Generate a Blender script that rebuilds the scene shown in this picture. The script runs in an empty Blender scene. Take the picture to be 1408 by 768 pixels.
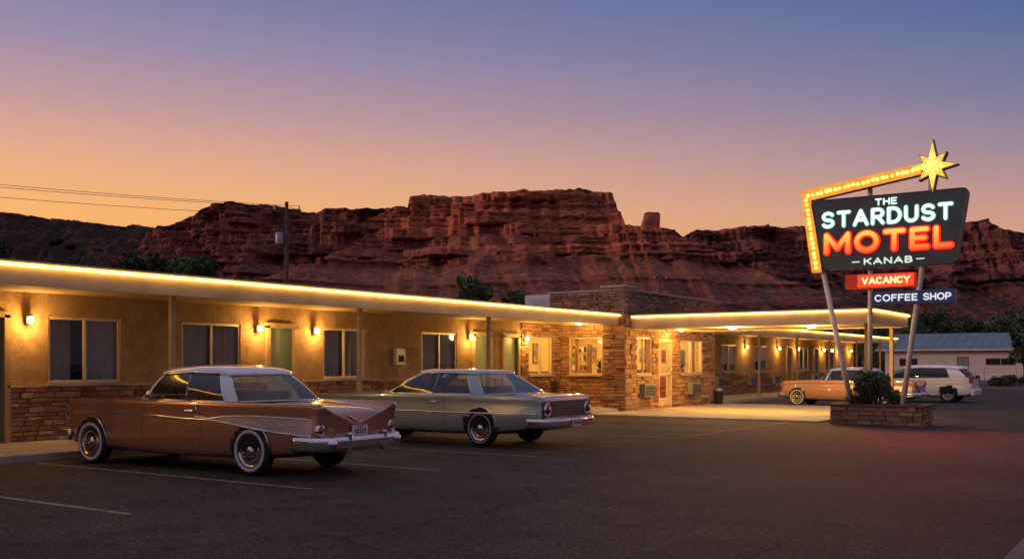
import bpy, bmesh, math, random
from mathutils import Vector, Matrix, noise
from mathutils.bvhtree import BVHTree
random.seed(7)
S=bpy.context.scene
COL=S.collection
R=math.radians
# ---------------------------------------------------------------- helpers
def lin(r,g,b):
    def f(c):
        c/=255.
        return c/12.92 if c<=.04045 else ((c+.055)/1.055)**2.4
    return (f(r),f(g),f(b),1)
class NT:
    def __init__(s,nt): s.nt=nt
    def n(s,t,**k):
        x=s.nt.nodes.new(t)
        for a,v in k.items():
            if a in x.inputs.keys(): x.inputs[a].default_value=v
            else: setattr(x,a,v)
        return x
    def l(s,a,b): s.nt.links.new(a,b)
    def ramp(s,fac,stops,interp='LINEAR'):
        r=s.nt.nodes.new('ShaderNodeValToRGB'); r.color_ramp.interpolation=interp
        e=r.color_ramp.elements
        while len(e)<len(stops): e.new(.5)
        for i,(p,c) in enumerate(stops):
            e[i].position=p; e[i].color=c if len(c)==4 else (*c,1)
        if fac is not None: s.l(fac,r.inputs[0])
        return r
    def math(s,op,a,b=None,c=None,clamp=False):
        m=s.nt.nodes.new('ShaderNodeMath'); m.operation=op; m.use_clamp=clamp
        for i,v in enumerate((a,b,c)):
            if v is None: continue
            if isinstance(v,(int,float)): m.inputs[i].default_value=v
            else: s.l(v,m.inputs[i])
        return m.outputs[0]
    def mix(s,fac,a,b,bt='MIX'):
        m=s.nt.nodes.new('ShaderNodeMixRGB'); m.blend_type=bt
        for i,v in enumerate((fac,a,b)):
            if isinstance(v,(int,float)): m.inputs[i].default_value=v
            elif isinstance(v,tuple): m.inputs[i].default_value=v if len(v)==4 else (*v,1)
            else: s.l(v,m.inputs[i])
        return m.outputs[0]
MATS={}
def newmat(name):
    m=bpy.data.materials.new(name); m.use_nodes=True
    b=m.node_tree.nodes['Principled BSDF']; MATS[name]=m
    return m,NT(m.node_tree),b
def surf(name,col,rough=.6,metal=0,var=.15,scale=4,bump=0,bscale=60,coat=0,spec=.5,detail=5):
    """base colour with two scales of noise variation and bump"""
    m,t,b=newmat(name)
    tc=t.n('ShaderNodeTexCoord')
    nz=t.n('ShaderNodeTexNoise',Scale=scale,Detail=detail); t.l(tc.outputs['Object'],nz.inputs['Vector'])
    lo=tuple(c*(1-var) for c in col); hi=tuple(min(1,c*(1+var)) for c in col)
    r=t.ramp(nz.outputs[0],[(.3,lo),(.7,hi)])
    t.l(r.outputs[0],b.inputs['Base Color'])
    b.inputs['Roughness'].default_value=rough; b.inputs['Metallic'].default_value=metal
    b.inputs['Coat Weight'].default_value=coat; b.inputs['Coat Roughness'].default_value=.04
    b.inputs['Specular IOR Level'].default_value=spec
    if bump:
        n2=t.n('ShaderNodeTexNoise',Scale=bscale,Detail=4); t.l(tc.outputs['Object'],n2.inputs['Vector'])
        bp=t.n('ShaderNodeBump',Strength=bump,Distance=.02); t.l(n2.outputs[0],bp.inputs['Height']); t.l(bp.outputs[0],b.inputs['Normal'])
    return m
def emis(name,col,st,base=(.8,.7,.5)):
    m,t,b=newmat(name)
    b.inputs['Base Color'].default_value=(*base,1)
    b.inputs['Emission Color'].default_value=(*col,1); b.inputs['Emission Strength'].default_value=st
    return m
def glow(m,col,st):
    b=m.node_tree.nodes['Principled BSDF']; b.inputs['Emission Color'].default_value=(*col,1); b.inputs['Emission Strength'].default_value=st; return m
def glassmat(name,tint=(.8,.85,.85),refl=.12,rough=.02):
    m=bpy.data.materials.new(name); m.use_nodes=True; t=NT(m.node_tree); m.node_tree.nodes.clear()
    o=t.n('ShaderNodeOutputMaterial'); tr=t.n('ShaderNodeBsdfTransparent',Color=(*tint,1)); g=t.n('ShaderNodeBsdfGlossy',Roughness=rough)
    g.inputs['Color'].default_value=(1,1,1,1)
    fr=t.n('ShaderNodeFresnel',IOR=1.5); f=t.math('MULTIPLY_ADD',fr.outputs[0],1.0,refl,clamp=True)
    mx=t.n('ShaderNodeMixShader'); t.l(f,mx.inputs[0]); t.l(tr.outputs[0],mx.inputs[1]); t.l(g.outputs[0],mx.inputs[2]); t.l(mx.outputs[0],o.inputs[0])
    MATS[name]=m; return m
def link(o,parent=None):
    COL.objects.link(o)
    if parent is not None: o.parent=parent
    return o
def M(name,verts,faces,mat,parent=None,smooth=False,loc=None):
    me=bpy.data.meshes.new(name); me.from_pydata([tuple(v) for v in verts],[],faces)
    mats=mat if isinstance(mat,(list,tuple)) else [mat]
    for q in mats: me.materials.append(q)
    if smooth: me.polygons.foreach_set('use_smooth',[True]*len(me.polygons))
    me.validate(); me.update()
    o=bpy.data.objects.new(name,me); link(o,parent)
    if loc: o.location=loc
    return o
def recalc(o):
    bm=bmesh.new(); bm.from_mesh(o.data); bmesh.ops.recalc_face_normals(bm,faces=bm.faces); bm.to_mesh(o.data); bm.free(); return o
def bevel(o,w,seg=2,smooth=False):
    bm=bmesh.new(); bm.from_mesh(o.data)
    bmesh.ops.bevel(bm,geom=bm.edges[:],offset=w,segments=seg,affect='EDGES',profile=.5)
    bmesh.ops.recalc_face_normals(bm,faces=bm.faces)
    bm.to_mesh(o.data); bm.free()
    if smooth: o.data.polygons.foreach_set('use_smooth',[True]*len(o.data.polygons))
    return o
def boxvf(a,b):
    (x0,y0,z0),(x1,y1,z1)=a,b
    v=[(x0,y0,z0),(x1,y0,z0),(x1,y1,z0),(x0,y1,z0),(x0,y0,z1),(x1,y0,z1),(x1,y1,z1),(x0,y1,z1)]
    f=[(0,3,2,1),(4,5,6,7),(0,1,5,4),(1,2,6,5),(2,3,7,6),(3,0,4,7)]
    return v,f
def box(name,a,b,mat,parent=None,bv=0):
    v,f=boxvf(a,b); o=M(name,v,f,mat,parent)
    if bv: bevel(o,bv)
    return o
def boxes(name,lst,mat,parent=None,bv=0,T=None):
    V=[];F=[]
    for a,b in lst:
        v,f=boxvf(a,b); n=len(V)
        if T: v=[T(*q) for q in v]
        V+=v; F+=[tuple(i+n for i in q) for q in f]
    o=M(name,V,F,mat,parent); recalc(o)
    if bv: bevel(o,bv)
    return o
def tubevf(path,r,n=8,closed=False,cap=True):
    P=[Vector(p) for p in path]; V=[];F=[]; m=len(P)
    up=Vector((0,0,1)); prev=None
    for i,p in enumerate(P):
        if closed: d=P[(i+1)%m]-P[i-1]
        else: d=P[min(i+1,m-1)]-P[max(i-1,0)]
        if d.length<1e-9: d=Vector((0,0,1))
        d.normalize()
        if prev is None:
            a=d.cross(up)
            if a.length<.05: a=d.cross(Vector((1,0,0)))
        else:
            a=prev-d*prev.dot(d)
            if a.length<1e-6: a=d.cross(up)
        a.normalize(); prev=a; b=d.cross(a)
        rr=r[i] if isinstance(r,(list,tuple)) else r
        for k in range(n):
            t=2*math.pi*k/n; V.append(p+a*(math.cos(t)*rr)+b*(math.sin(t)*rr))
    last=m if closed else m-1
    for i in range(last):
        j=(i+1)%m
        for k in range(n):
            k2=(k+1)%n; F.append((i*n+k,i*n+k2,j*n+k2,j*n+k))
    if cap and not closed:
        F.append(tuple(range(n))[::-1]); F.append(tuple((m-1)*n+k for k in range(n)))
    return V,F
def tube(name,path,r,mat,parent=None,n=8,closed=False):
    v,f=tubevf(path,r,n,closed); return recalc(M(name,v,f,mat,parent,True))
def tubes(name,paths,r,mat,parent=None,n=6,closed=False):
    V=[];F=[]
    for p in paths:
        v,f=tubevf(p,r,n,closed); k=len(V); V+=v; F+=[tuple(i+k for i in q) for q in f]
    return recalc(M(name,V,F,mat,parent,True))
def lathe(name,prof,mat,parent=None,n=40,axis='Y',loc=None,extra=None):
    V=[];F=[]
    for (r,h) in prof:
        for k in range(n):
            t=2*math.pi*k/n; c,s=math.cos(t)*r,math.sin(t)*r
            V.append({'Y':(c,h,s),'Z':(c,s,h),'X':(h,c,s)}[axis])
    for i in range(len(prof)-1):
        for k in range(n):
            k2=(k+1)%n; F.append((i*n+k,i*n+k2,(i+1)*n+k2,(i+1)*n+k))
    o=M(name,V,F,mat,parent,True)
    bm=bmesh.new(); bm.from_mesh(o.data); bmesh.ops.remove_doubles(bm,verts=bm.verts,dist=1e-5); bmesh.ops.recalc_face_normals(bm,faces=bm.faces)
    if extra:
        ev,ef,mi=extra; vs=[bm.verts.new(v) for v in ev]
        for f in ef:
            fc=bm.faces.new([vs[i] for i in f]); fc.material_index=mi
    bm.to_mesh(o.data); bm.free()
    if loc: o.location=loc
    return o
def empty(name,loc=(0,0,0),rz=0,label=None,cat=None,group=None):
    o=bpy.data.objects.new(name,None); o.empty_display_size=.3; link(o); o.location=loc; o.rotation_euler=(0,0,rz)
    if label: o['label']=label; o['category']=cat
    if group: o['group']=group
    return o
def tag(o,label,cat,group=None):
    o['label']=label; o['category']=cat
    if group: o['group']=group
    return o
def applymods(o):
    dg=bpy.context.evaluated_depsgraph_get(); dg.update()
    me=bpy.data.meshes.new_from_object(o.evaluated_get(dg)); o.modifiers.clear(); o.data=me; return o
# ---- stroke lettering (bent-tube capitals)
def arc(cx,cy,rx,ry,a0,a1,n=14): return [(cx+rx*math.cos(R(a0+(a1-a0)*i/n)),cy+ry*math.sin(R(a0+(a1-a0)*i/n))) for i in range(n+1)]
GL={'S':(.80,[arc(.5,.745,.47,.255,25,270)+arc(.5,.245,.5,.245,90,-155)[1:]]),
'T':(.85,[[(0,1),(1,1)],[(.5,1),(.5,0)]]),'A':(.98,[[(0,0),(.5,1)],[(.5,1),(1,0)],[(.2,.34),(.8,.34)]]),
'R':(.80,[[(0,0),(0,1)],[(0,1),(.55,1)]+arc(.55,.73,.42,.27,90,-90)[1:]+[(0,.46)],[(.5,.46),(1,0)]]),
'D':(.86,[[(0,0),(0,1)],[(0,1),(.4,1)]+arc(.4,.5,.6,.5,90,-90)[1:]+[(0,0)]]),
'U':(.82,[[(0,1),(0,.36)]+arc(.5,.36,.5,.36,180,360)[1:]+[(1,1)]]),
'M':(1.12,[[(0,0),(0,1)],[(0,1),(.5,.22)],[(.5,.22),(1,1)],[(1,1),(1,0)]]),
'O':(1.0,[arc(.5,.5,.5,.5,90,450,28)]),'E':(.68,[[(0,0),(0,1)],[(0,1),(1,1)],[(0,.51),(.85,.51)],[(0,0),(1,0)]]),
'L':(.66,[[(0,1),(0,0)],[(0,0),(1,0)]]),'H':(.82,[[(0,0),(0,1)],[(1,0),(1,1)],[(0,.5),(1,.5)]]),
'N':(.84,[[(0,0),(0,1)],[(0,1),(1,0)],[(1,0),(1,1)]]),'K':(.8,[[(0,0),(0,1)],[(0,.4),(1,1)],[(.35,.6),(1,0)]]),
'B':(.78,[[(0,0),(0,1)],[(0,1),(.5,1)]+arc(.5,.76,.4,.24,90,-90)[1:]+[(0,.52)],[(.5,.52)]+arc(.5,.26,.5,.26,90,-90)[1:]+[(0,0)]]),
'V':(.92,[[(0,1),(.5,0)],[(.5,0),(1,1)]]),'C':(.88,[arc(.52,.5,.52,.5,40,320,20)]),'Y':(.9,[[(0,1),(.5,.48)],[(1,1),(.5,.48)],[(.5,.48),(.5,0)]]),
'I':(.05,[[(0,0),(0,1)]]),
'F':(.68,[[(0,0),(0,1)],[(0,1),(1,1)],[(0,.52),(.85,.52)]]),'P':(.76,[[(0,0),(0,1)],[(0,1),(.55,1)]+arc(.55,.72,.45,.28,90,-90)[1:]+[(0,.44)]])}
def stroke_word(nm,s,x0,x1,z0,z1,rad,mat,parent,n0,flat=.4,gap=.34,inset=0,seg=10):
    x0+=rad+inset;x1-=rad+inset;z0+=rad+inset;z1-=rad+inset; h=z1-z0
    tot=sum(GL[c][0] for c in s)+gap*(len(s)-1); sc=(x1-x0)/tot; x=x0; V=[];F=[]
    for c in s:
        w,strokes=GL[c]
        for st in strokes:
            P=[Vector((x+p[0]*w*sc,0,z0+p[1]*h)) for p in st]
            Q=[];RR=[]
            d0=(P[0]-P[1]).normalized(); d1=(P[-1]-P[-2]).normalized()
            closed=(P[0]-P[-1]).length<1e-5
            if closed: v,f=tubevf(P[:-1],rad,seg,True)
            else:
                for a,rr in ((.98,.2),(.8,.6),(.5,.87)): Q.append(P[0]+d0*rad*a); RR.append(rad*rr)
                for p in P: Q.append(p); RR.append(rad)
                for a,rr in ((.5,.87),(.8,.6),(.98,.2)): Q.append(P[-1]+d1*rad*a); RR.append(rad*rr)
                v,f=tubevf(Q,RR,seg)
            k=len(V); V+=[(q[0],-n0+q[1]*flat,q[2]) for q in v]; F+=[tuple(i+k for i in q) for q in f]
        x+=(w+gap)*sc
    return recalc(M(nm,V,F,mat,parent,True))
# ---------------------------------------------------------------- camera frame of the real street
CR=(.830,.558); CF=(-.558,.830)
def W(L,D,z=0): return Vector((CR[0]*L+CF[0]*D, CR[1]*L+CF[1]*D, z))
# ---------------------------------------------------------------- materials
chrome=surf('chrome',(.76,.76,.77),.10,1,.08,8)
rubber=surf('tyre_rubber',(.018,.018,.019),.75,0,.2,10)
whitewall=surf('whitewall_rubber',(.58,.55,.50),.6,0,.12,10)
dark=surf('dark_interior',(.012,.011,.011),.8,0,.2,6)
cabin=surf('cabin_trim',(.07,.05,.04),.7,0,.2,6)
seatm=surf('seat_vinyl',(.20,.13,.09),.5,0,.2,6)
copper=surf('copper_paint',(.52,.25,.14),.24,.55,.05,2,coat=1)
copper2=surf('peach_paint',(.50,.25,.15),.32,.3,.05,2,coat=1)
whitep=surf('white_paint',(.74,.74,.77),.22,0,.03,2,coat=1)
silverp=surf('silver_panel',(.72,.67,.63),.25,.6,.04,2,coat=1)
bluep=surf('silver_green_paint',(.40,.50,.47),.24,.5,.04,2,coat=1)
vanp=surf('van_white_paint',(.88,.88,.90),.3,0,.02,2,coat=1)
redlens=surf('red_lens',(.30,.012,.01),.15,0,.1,20,coat=1)
clearlens=surf('clear_lens',(.7,.7,.7),.1,0,.05,20,coat=1)
carglass=glassmat('car_glass',(.78,.82,.80),.03)
vanglass=glassmat('dark_tinted_glass',(.06,.06,.07),.03)
winglass=glassmat('window_glass',(.9,.92,.9),.01)
platem=surf('plate_paint',(.65,.62,.58),.4,0,.05,30)
plate_ink=surf('plate_ink',(.25,.04,.05),.5)
seam=surf('panel_gap',(.01,.008,.007),.7)
alu=surf('aluminium_frame',(.56,.50,.38),.45,.3,.08,12)
wood=surf('painted_post_wood',(.38,.27,.15),.6,0,.12,8,.3,80)
creamtrim=surf('cream_fascia_paint',(.50,.39,.25),.6,0,.22,1.5,.2,40,detail=8)
soffitm=surf('soffit_paint',(.33,.235,.13),.8,0,.18,2,.2,30)
doorm=surf('door_teal_green',(.20,.29,.22),.5,0,.1,3,.08,50)
concrete=surf('concrete',(.42,.36,.28),.85,0,.25,.9,.5,40,detail=9)
kerbm=surf('kerb_concrete',(.11,.10,.09),.85,0,.25,1.5,.5,40,detail=9)
curtain=surf('curtain_cloth',(.60,.57,.49),.9,0,.12,3)
roofm=surf('roof_membrane',(.30,.26,.22),.8,0,.25,1,.3,20)
metalgrey=surf('grey_metal',(.32,.34,.36),.5,.5,.15,3)
polem=surf('weathered_pole_wood',(.09,.06,.045),.85,0,.3,4,.4,30)
bark=surf('bark',(.07,.05,.035),.9,0,.3,6,.5,20)
neon=emis('warm_neon',(1,.52,.09),9.)
bulbm=emis('warm_bulb',(1,.58,.15),22.)
intwall=surf('lobby_wall_paint',(.80,.56,.24),.7,0,.12,2)
intwood=surf('lobby_counter_wood',(.16,.07,.03),.4,0,.2,4)
# stucco with stains
m,t,b=newmat('stucco'); stucco=m
tc=t.n('ShaderNodeTexCoord'); n1=t.n('ShaderNodeTexNoise',Scale=.9,Detail=9,Roughness=.7); n2=t.n('ShaderNodeTexNoise',Scale=30,Detail=6,Roughness=.7)
n3=t.n('ShaderNodeTexNoise',Scale=5,Detail=6,Roughness=.7)
for q in (n1,n2,n3): t.l(tc.outputs['Object'],q.inputs['Vector'])
r=t.ramp(n1.outputs[0],[(.30,(.27,.18,.10)),(.5,(.37,.26,.155)),(.72,(.44,.32,.20))])
c=t.mix(1,r.outputs[0],t.ramp(n3.outputs[0],[(.35,(.78,.76,.74)),(.6,(1.08,1.06,1.04))]).outputs[0],'MULTIPLY'); t.l(c,b.inputs['Base Color'])
b.inputs['Roughness'].default_value=.95; b.inputs['Specular IOR Level'].default_value=.15; bp=t.n('ShaderNodeBump',Strength=1.,Distance=.035); t.l(n2.outputs[0],bp.inputs['Height']); t.l(bp.outputs[0],b.inputs['Normal'])
# stone (per-block colour attribute)
m,t,b=newmat('sandstone_block'); stonem=m
at=t.n('ShaderNodeAttribute',attribute_name='tone'); tc=t.n('ShaderNodeTexCoord')
n1=t.n('ShaderNodeTexNoise',Scale=7,Detail=8,Roughness=.7); n2=t.n('ShaderNodeTexNoise',Scale=28,Detail=6,Roughness=.7)
for q in (n1,n2): t.l(tc.outputs['Object'],q.inputs['Vector'])
r=t.ramp(at.outputs['Fac'],[(0,(.18,.09,.05)),(.3,(.31,.17,.098)),(.6,(.41,.245,.145)),(.85,(.48,.31,.19)),(1,(.35,.26,.175))])
r2=t.ramp(n1.outputs[0],[(.25,(.55,.5,.48)),(.7,(1.15,1.1,1.05))])
t.l(t.mix(1,r.outputs[0],r2.outputs[0],'MULTIPLY'),b.inputs['Base Color']); b.inputs['Roughness'].default_value=.9
bp=t.n('ShaderNodeBump',Strength=.8,Distance=.03); t.l(n2.outputs[0],bp.inputs['Height']); t.l(bp.outputs[0],b.inputs['Normal'])
mortar=surf('mortar',(.13,.09,.065),.95,0,.2,10,.3,60)
# asphalt
def asphalt(name,base,cr=True):
    m,t,b=newmat(name); tc=t.n('ShaderNodeTexCoord'); v=tc.outputs['Object']
    a=t.n('ShaderNodeTexNoise',Scale=.3,Detail=6,Roughness=.6); f=t.n('ShaderNodeTexNoise',Scale=24,Detail=6,Roughness=.85); sp=t.n('ShaderNodeTexVoronoi',Scale=30)
    st=t.n('ShaderNodeTexNoise',Scale=1.4,Detail=9,Roughness=.76)
    for q in (a,f,sp,st): t.l(v,q.inputs['Vector'])
    c0=t.ramp(a.outputs[0],[(.32,tuple(x*.62 for x in base)),(.68,tuple(x*1.45 for x in base))]).outputs[0]
    c1=t.mix(1,c0,t.ramp(f.outputs[0],[(.34,(.15,.15,.15)),(.5,(.95,.95,.95)),(.66,(2.8,2.65,2.5))]).outputs[0],'MULTIPLY')
    c2=t.mix(1,c1,t.ramp(sp.outputs[0],[(.0,(3.2,3.1,3.0)),(.2,(1,1,1)),(.9,(.6,.6,.6))]).outputs[0],'MULTIPLY')
    c3=t.mix(1,c2,t.ramp(st.outputs[0],[(.36,(.38,.38,.40)),(.5,(1,1,1)),(.66,(1.45,1.38,1.28))]).outputs[0],'MULTIPLY')
    h=f.outputs[0]
    if cr:
        wn=t.n('ShaderNodeTexNoise',Scale=1.2,Detail=5); t.l(v,wn.inputs['Vector'])
        wv=t.n('ShaderNodeVectorMath',operation='MULTIPLY_ADD'); t.l(wn.outputs['Color'],wv.inputs[0]); wv.inputs[1].default_value=(.9,.9,0); t.l(v,wv.inputs[2])
        ve=t.n('ShaderNodeTexVoronoi',feature='DISTANCE_TO_EDGE',Scale=.27); t.l(wv.outputs[0],ve.inputs['Vector'])
        ck=t.ramp(ve.outputs['Distance'],[(0,(0,0,0)),(.0075,(1,1,1))]).outputs[0]
        mk=t.ramp(a.outputs[0],[(.50,(0,0,0)),(.58,(1,1,1))]).outputs[0]
        ckm=t.mix(1,ck,mk,'LIGHTEN')
        c3=t.mix(1,c3,t.ramp(ckm,[(0,(.22,.22,.22)),(1,(1,1,1))]).outputs[0],'MULTIPLY')
    t.l(c3,b.inputs['Base Color'])
    rr=t.ramp(st.outputs[0],[(.3,(.70,.70,.70)),(.7,(.92,.92,.92))]); t.l(rr.outputs[0],b.inputs['Roughness']); b.inputs['Specular IOR Level'].default_value=.3
    bp=t.n('ShaderNodeBump',Strength=1.,Distance=.04); t.l(h,bp.inputs['Height']); t.l(bp.outputs[0],b.inputs['Normal'])
    return m
asph=asphalt('asphalt',(.080,.060,.048)); roadm=asphalt('road_asphalt',(.06,.054,.05),False)
m,t,b=newmat('worn_line_paint'); linem=m
tc=t.n('ShaderNodeTexCoord'); n1=t.n('ShaderNodeTexNoise',Scale=9,Detail=8,Roughness=.8); n2=t.n('ShaderNodeTexNoise',Scale=80,Detail=3)
for q in (n1,n2): t.l(tc.outputs['Object'],q.inputs['Vector'])
k=t.math('ADD',n1.outputs[0],t.math('MULTIPLY',n2.outputs[0],.5))
r=t.ramp(k,[(.66,(.07,.055,.045)),(.84,(.36,.27,.17))]); t.l(r.outputs[0],b.inputs['Base Color']); b.inputs['Roughness'].default_value=.8
m,t,b=newmat('desert_ground'); groundm=m
tc=t.n('ShaderNodeTexCoord'); n1=t.n('ShaderNodeTexNoise',Scale=.05,Detail=10,Roughness=.7); n2=t.n('ShaderNodeTexNoise',Scale=3,Detail=6)
for q in (n1,n2): t.l(tc.outputs['Object'],q.inputs['Vector'])
r=t.ramp(n1.outputs[0],[(.35,(.05,.055,.03)),(.5,(.16,.09,.055)),(.7,(.22,.12,.075))])
t.l(t.mix(.5,r.outputs[0],n2.outputs[0],'OVERLAY'),b.inputs['Base Color']); b.inputs['Roughness'].default_value=.95
# mesa rock
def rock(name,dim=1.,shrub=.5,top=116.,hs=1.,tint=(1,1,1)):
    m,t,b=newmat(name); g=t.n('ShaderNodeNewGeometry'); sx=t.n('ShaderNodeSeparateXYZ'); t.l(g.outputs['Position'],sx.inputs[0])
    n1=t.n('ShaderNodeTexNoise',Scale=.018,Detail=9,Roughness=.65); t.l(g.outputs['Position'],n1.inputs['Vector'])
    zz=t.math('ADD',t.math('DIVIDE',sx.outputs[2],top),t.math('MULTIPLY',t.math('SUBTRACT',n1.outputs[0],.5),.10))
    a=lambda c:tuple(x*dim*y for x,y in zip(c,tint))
    base=t.ramp(zz,[(0,a((.16,.070,.054))),(.2,a((.19,.072,.056))),(.30,a((.24,.085,.062))),(.36,a((.17,.062,.050))),(.46,a((.25,.088,.062))),(.52,a((.18,.064,.05))),(.60,a((.27,.090,.060))),(.64,a((.36,.125,.078))),(.70,a((.22,.074,.054))),(.76,a((.37,.125,.078))),(.82,a((.30,.098,.064))),(.86,a((.41,.142,.086))),(.90,a((.24,.080,.058))),(.95,a((.39,.138,.085))),(1,a((.25,.095,.066)))])
    sn=t.n('ShaderNodeSeparateXYZ'); t.l(g.outputs['True Normal'],sn.inputs[0])
    flat=t.ramp(sn.outputs[2],[(.30,(0,0,0)),(.55,(1,1,1))]).outputs[0]
    cmb=t.n('ShaderNodeCombineXYZ'); t.l(t.math('MULTIPLY',sx.outputs[2],.40),cmb.inputs[2]); t.l(t.math('MULTIPLY',sx.outputs[0],.010),cmb.inputs[0]); t.l(t.math('MULTIPLY',sx.outputs[1],.010),cmb.inputs[1])
    n3=t.n('ShaderNodeTexNoise',Scale=1.,Detail=6,Roughness=.75); t.l(cmb.outputs[0],n3.inputs['Vector'])
    c=t.mix(1,base.outputs[0],t.ramp(n3.outputs[0],[(.37,(.52,.48,.46)),(.5,(1,1,1)),(.64,(1.32,1.3,1.28))]).outputs[0],'MULTIPLY')
    cm2=t.n('ShaderNodeCombineXYZ'); t.l(t.math('MULTIPLY',sx.outputs[2],.05),cm2.inputs[2]); t.l(t.math('MULTIPLY',sx.outputs[0],.10),cm2.inputs[0]); t.l(t.math('MULTIPLY',sx.outputs[1],.10),cm2.inputs[1])
    n4=t.n('ShaderNodeTexNoise',Scale=1.,Detail=6,Roughness=.75); t.l(cm2.outputs[0],n4.inputs['Vector'])
    st=t.mix(1,c,t.ramp(n4.outputs[0],[(.36,(.60,.56,.56)),(.5,(1,1,1)),(.68,(1.2,1.17,1.14))]).outputs[0],'MULTIPLY')
    n7=t.n('ShaderNodeTexNoise',Scale=.09,Detail=8,Roughness=.8); t.l(g.outputs['Position'],n7.inputs['Vector'])
    c=t.mix(1,t.mix(.45,base.outputs[0],c),t.ramp(n7.outputs[0],[(.36,(.5,.5,.5)),(.52,(.9,.9,.9)),(.68,(1.3,1.25,1.2))]).outputs[0],'MULTIPLY')
    c=t.mix(flat,st,c)
    vo=t.n('ShaderNodeTexVoronoi',Scale=.19*hs); t.l(g.outputs['Position'],vo.inputs['Vector'])
    n5=t.n('ShaderNodeTexNoise',Scale=.03,Detail=4); t.l(g.outputs['Position'],n5.inputs['Vector'])
    thr=t.math('MULTIPLY',n5.outputs[0],shrub)
    sp=t.math('LESS_THAN',vo.outputs['Distance'],thr)
    c=t.mix(t.math('MULTIPLY',flat,t.math('MULTIPLY',sp,.8)),c,(.04*dim,.045*dim,.03*dim))
    t.l(c,b.inputs['Base Color']); b.inputs['Roughness'].default_value=.95; b.inputs['Specular IOR Level'].default_value=.1
    n6=t.n('ShaderNodeTexNoise',Scale=.25,Detail=8,Roughness=.7); t.l(g.outputs['Position'],n6.inputs['Vector'])
    hgt=t.math('ADD',n6.outputs[0],t.math('MULTIPLY',n3.outputs[0],1.2))
    bp=t.n('ShaderNodeBump',Strength=.7,Distance=2.5); t.l(hgt,bp.inputs['Height']); t.l(bp.outputs[0],b.inputs['Normal'])
    return m
def leafmat(name,c):
    m,t,b=newmat(name); g=t.n('ShaderNodeNewGeometry')
    r=t.ramp(g.outputs['Random Per Island'],[(0,tuple(x*.5 for x in c)),(.6,c),(1,tuple(x*1.7 for x in c))]); t.l(r.outputs[0],b.inputs['Base Color']); b.inputs['Roughness'].default_value=.8
    return m
leaf=leafmat('leaf_green',(.085,.12,.035)); leafd=leafmat('leaf_dark',(.04,.06,.025)); leafr=leafmat('leaf_olive',(.075,.085,.035))
# ---------------------------------------------------------------- world
wd=bpy.data.worlds.new('World'); S.world=wd; wd.use_nodes=True; t=NT(wd.node_tree); wd.node_tree.nodes.clear()
out=t.n('ShaderNodeOutputWorld'); tc=t.n('ShaderNodeTexCoord'); nv=t.n('ShaderNodeVectorMath',operation='NORMALIZE'); t.l(tc.outputs['Generated'],nv.inputs[0])
sx=t.n('ShaderNodeSeparateXYZ'); t.l(nv.outputs[0],sx.inputs[0])
z=sx.outputs[2]
hl=t.math('SQRT',t.math('ADD',t.math('MULTIPLY',sx.outputs[0],sx.outputs[0]),t.math('MULTIPLY',sx.outputs[1],sx.outputs[1])))
dp=t.math('DIVIDE',t.math('ADD',t.math('MULTIPLY',sx.outputs[0],-.94),t.math('MULTIPLY',sx.outputs[1],.34)),t.math('MAXIMUM',hl,.001))
az=t.n('ShaderNodeMapRange'); t.l(dp,az.inputs[0]); az.inputs[1].default_value=.40; az.inputs[2].default_value=1.0
ea=t.n('ShaderNodeMapRange'); t.l(dp,ea.inputs[0]); ea.inputs[1].default_value=-.45; ea.inputs[2].default_value=.38
rl=t.ramp(z,[(0,lin(255,160,74)),(.10,lin(253,176,90)),(.145,lin(247,180,114)),(.19,lin(228,170,138)),(.235,lin(194,154,156)),(.285,lin(156,140,168)),(.34,lin(122,124,166)),(.5,lin(136,134,162)),(1,lin(158,150,168))])
rr=t.ramp(z,[(0,lin(216,158,128)),(.11,lin(212,158,136)),(.145,lin(188,146,144)),(.19,lin(148,132,154)),(.24,lin(110,118,156)),(.30,lin(80,104,152)),(.36,lin(62,94,146)),(.5,lin(104,116,154)),(1,lin(158,150,168))])
re=t.ramp(z,[(0,lin(124,104,118)),(.15,lin(132,112,132)),(.35,lin(112,112,142)),(.6,lin(128,128,154)),(1,lin(158,150,168))])
cm=t.mix(az.outputs[0],rr.outputs[0],rl.outputs[0]); cm=t.mix(ea.outputs[0],re.outputs[0],cm)
bg=t.n('ShaderNodeBackground',Strength=1.0); t.l(cm,bg.inputs[0])
sky=t.n('ShaderNodeTexSky'); sky.sky_type='NISHITA'; sky.sun_disc=False; sky.sun_elevation=R(1.0); sky.sun_rotation=R(-70)
bg2=t.n('ShaderNodeBackground',Strength=.004); t.l(sky.outputs[0],bg2.inputs[0])
ad=t.n('ShaderNodeAddShader'); t.l(bg.outputs[0],ad.inputs[0]); t.l(bg2.outputs[0],ad.inputs[1]); t.l(ad.outputs[0],out.inputs[0])
sl=bpy.data.lights.new('dusk_sun','SUN'); sl.energy=1.0; sl.angle=R(9); sl.color=(1,.60,.48)
so=bpy.data.objects.new('dusk_sun',sl); link(so); so.rotation_euler=Vector((-.76,-.61,.22)).to_track_quat('Z','Y').to_euler(); so.location=(0,0,60)
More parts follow.
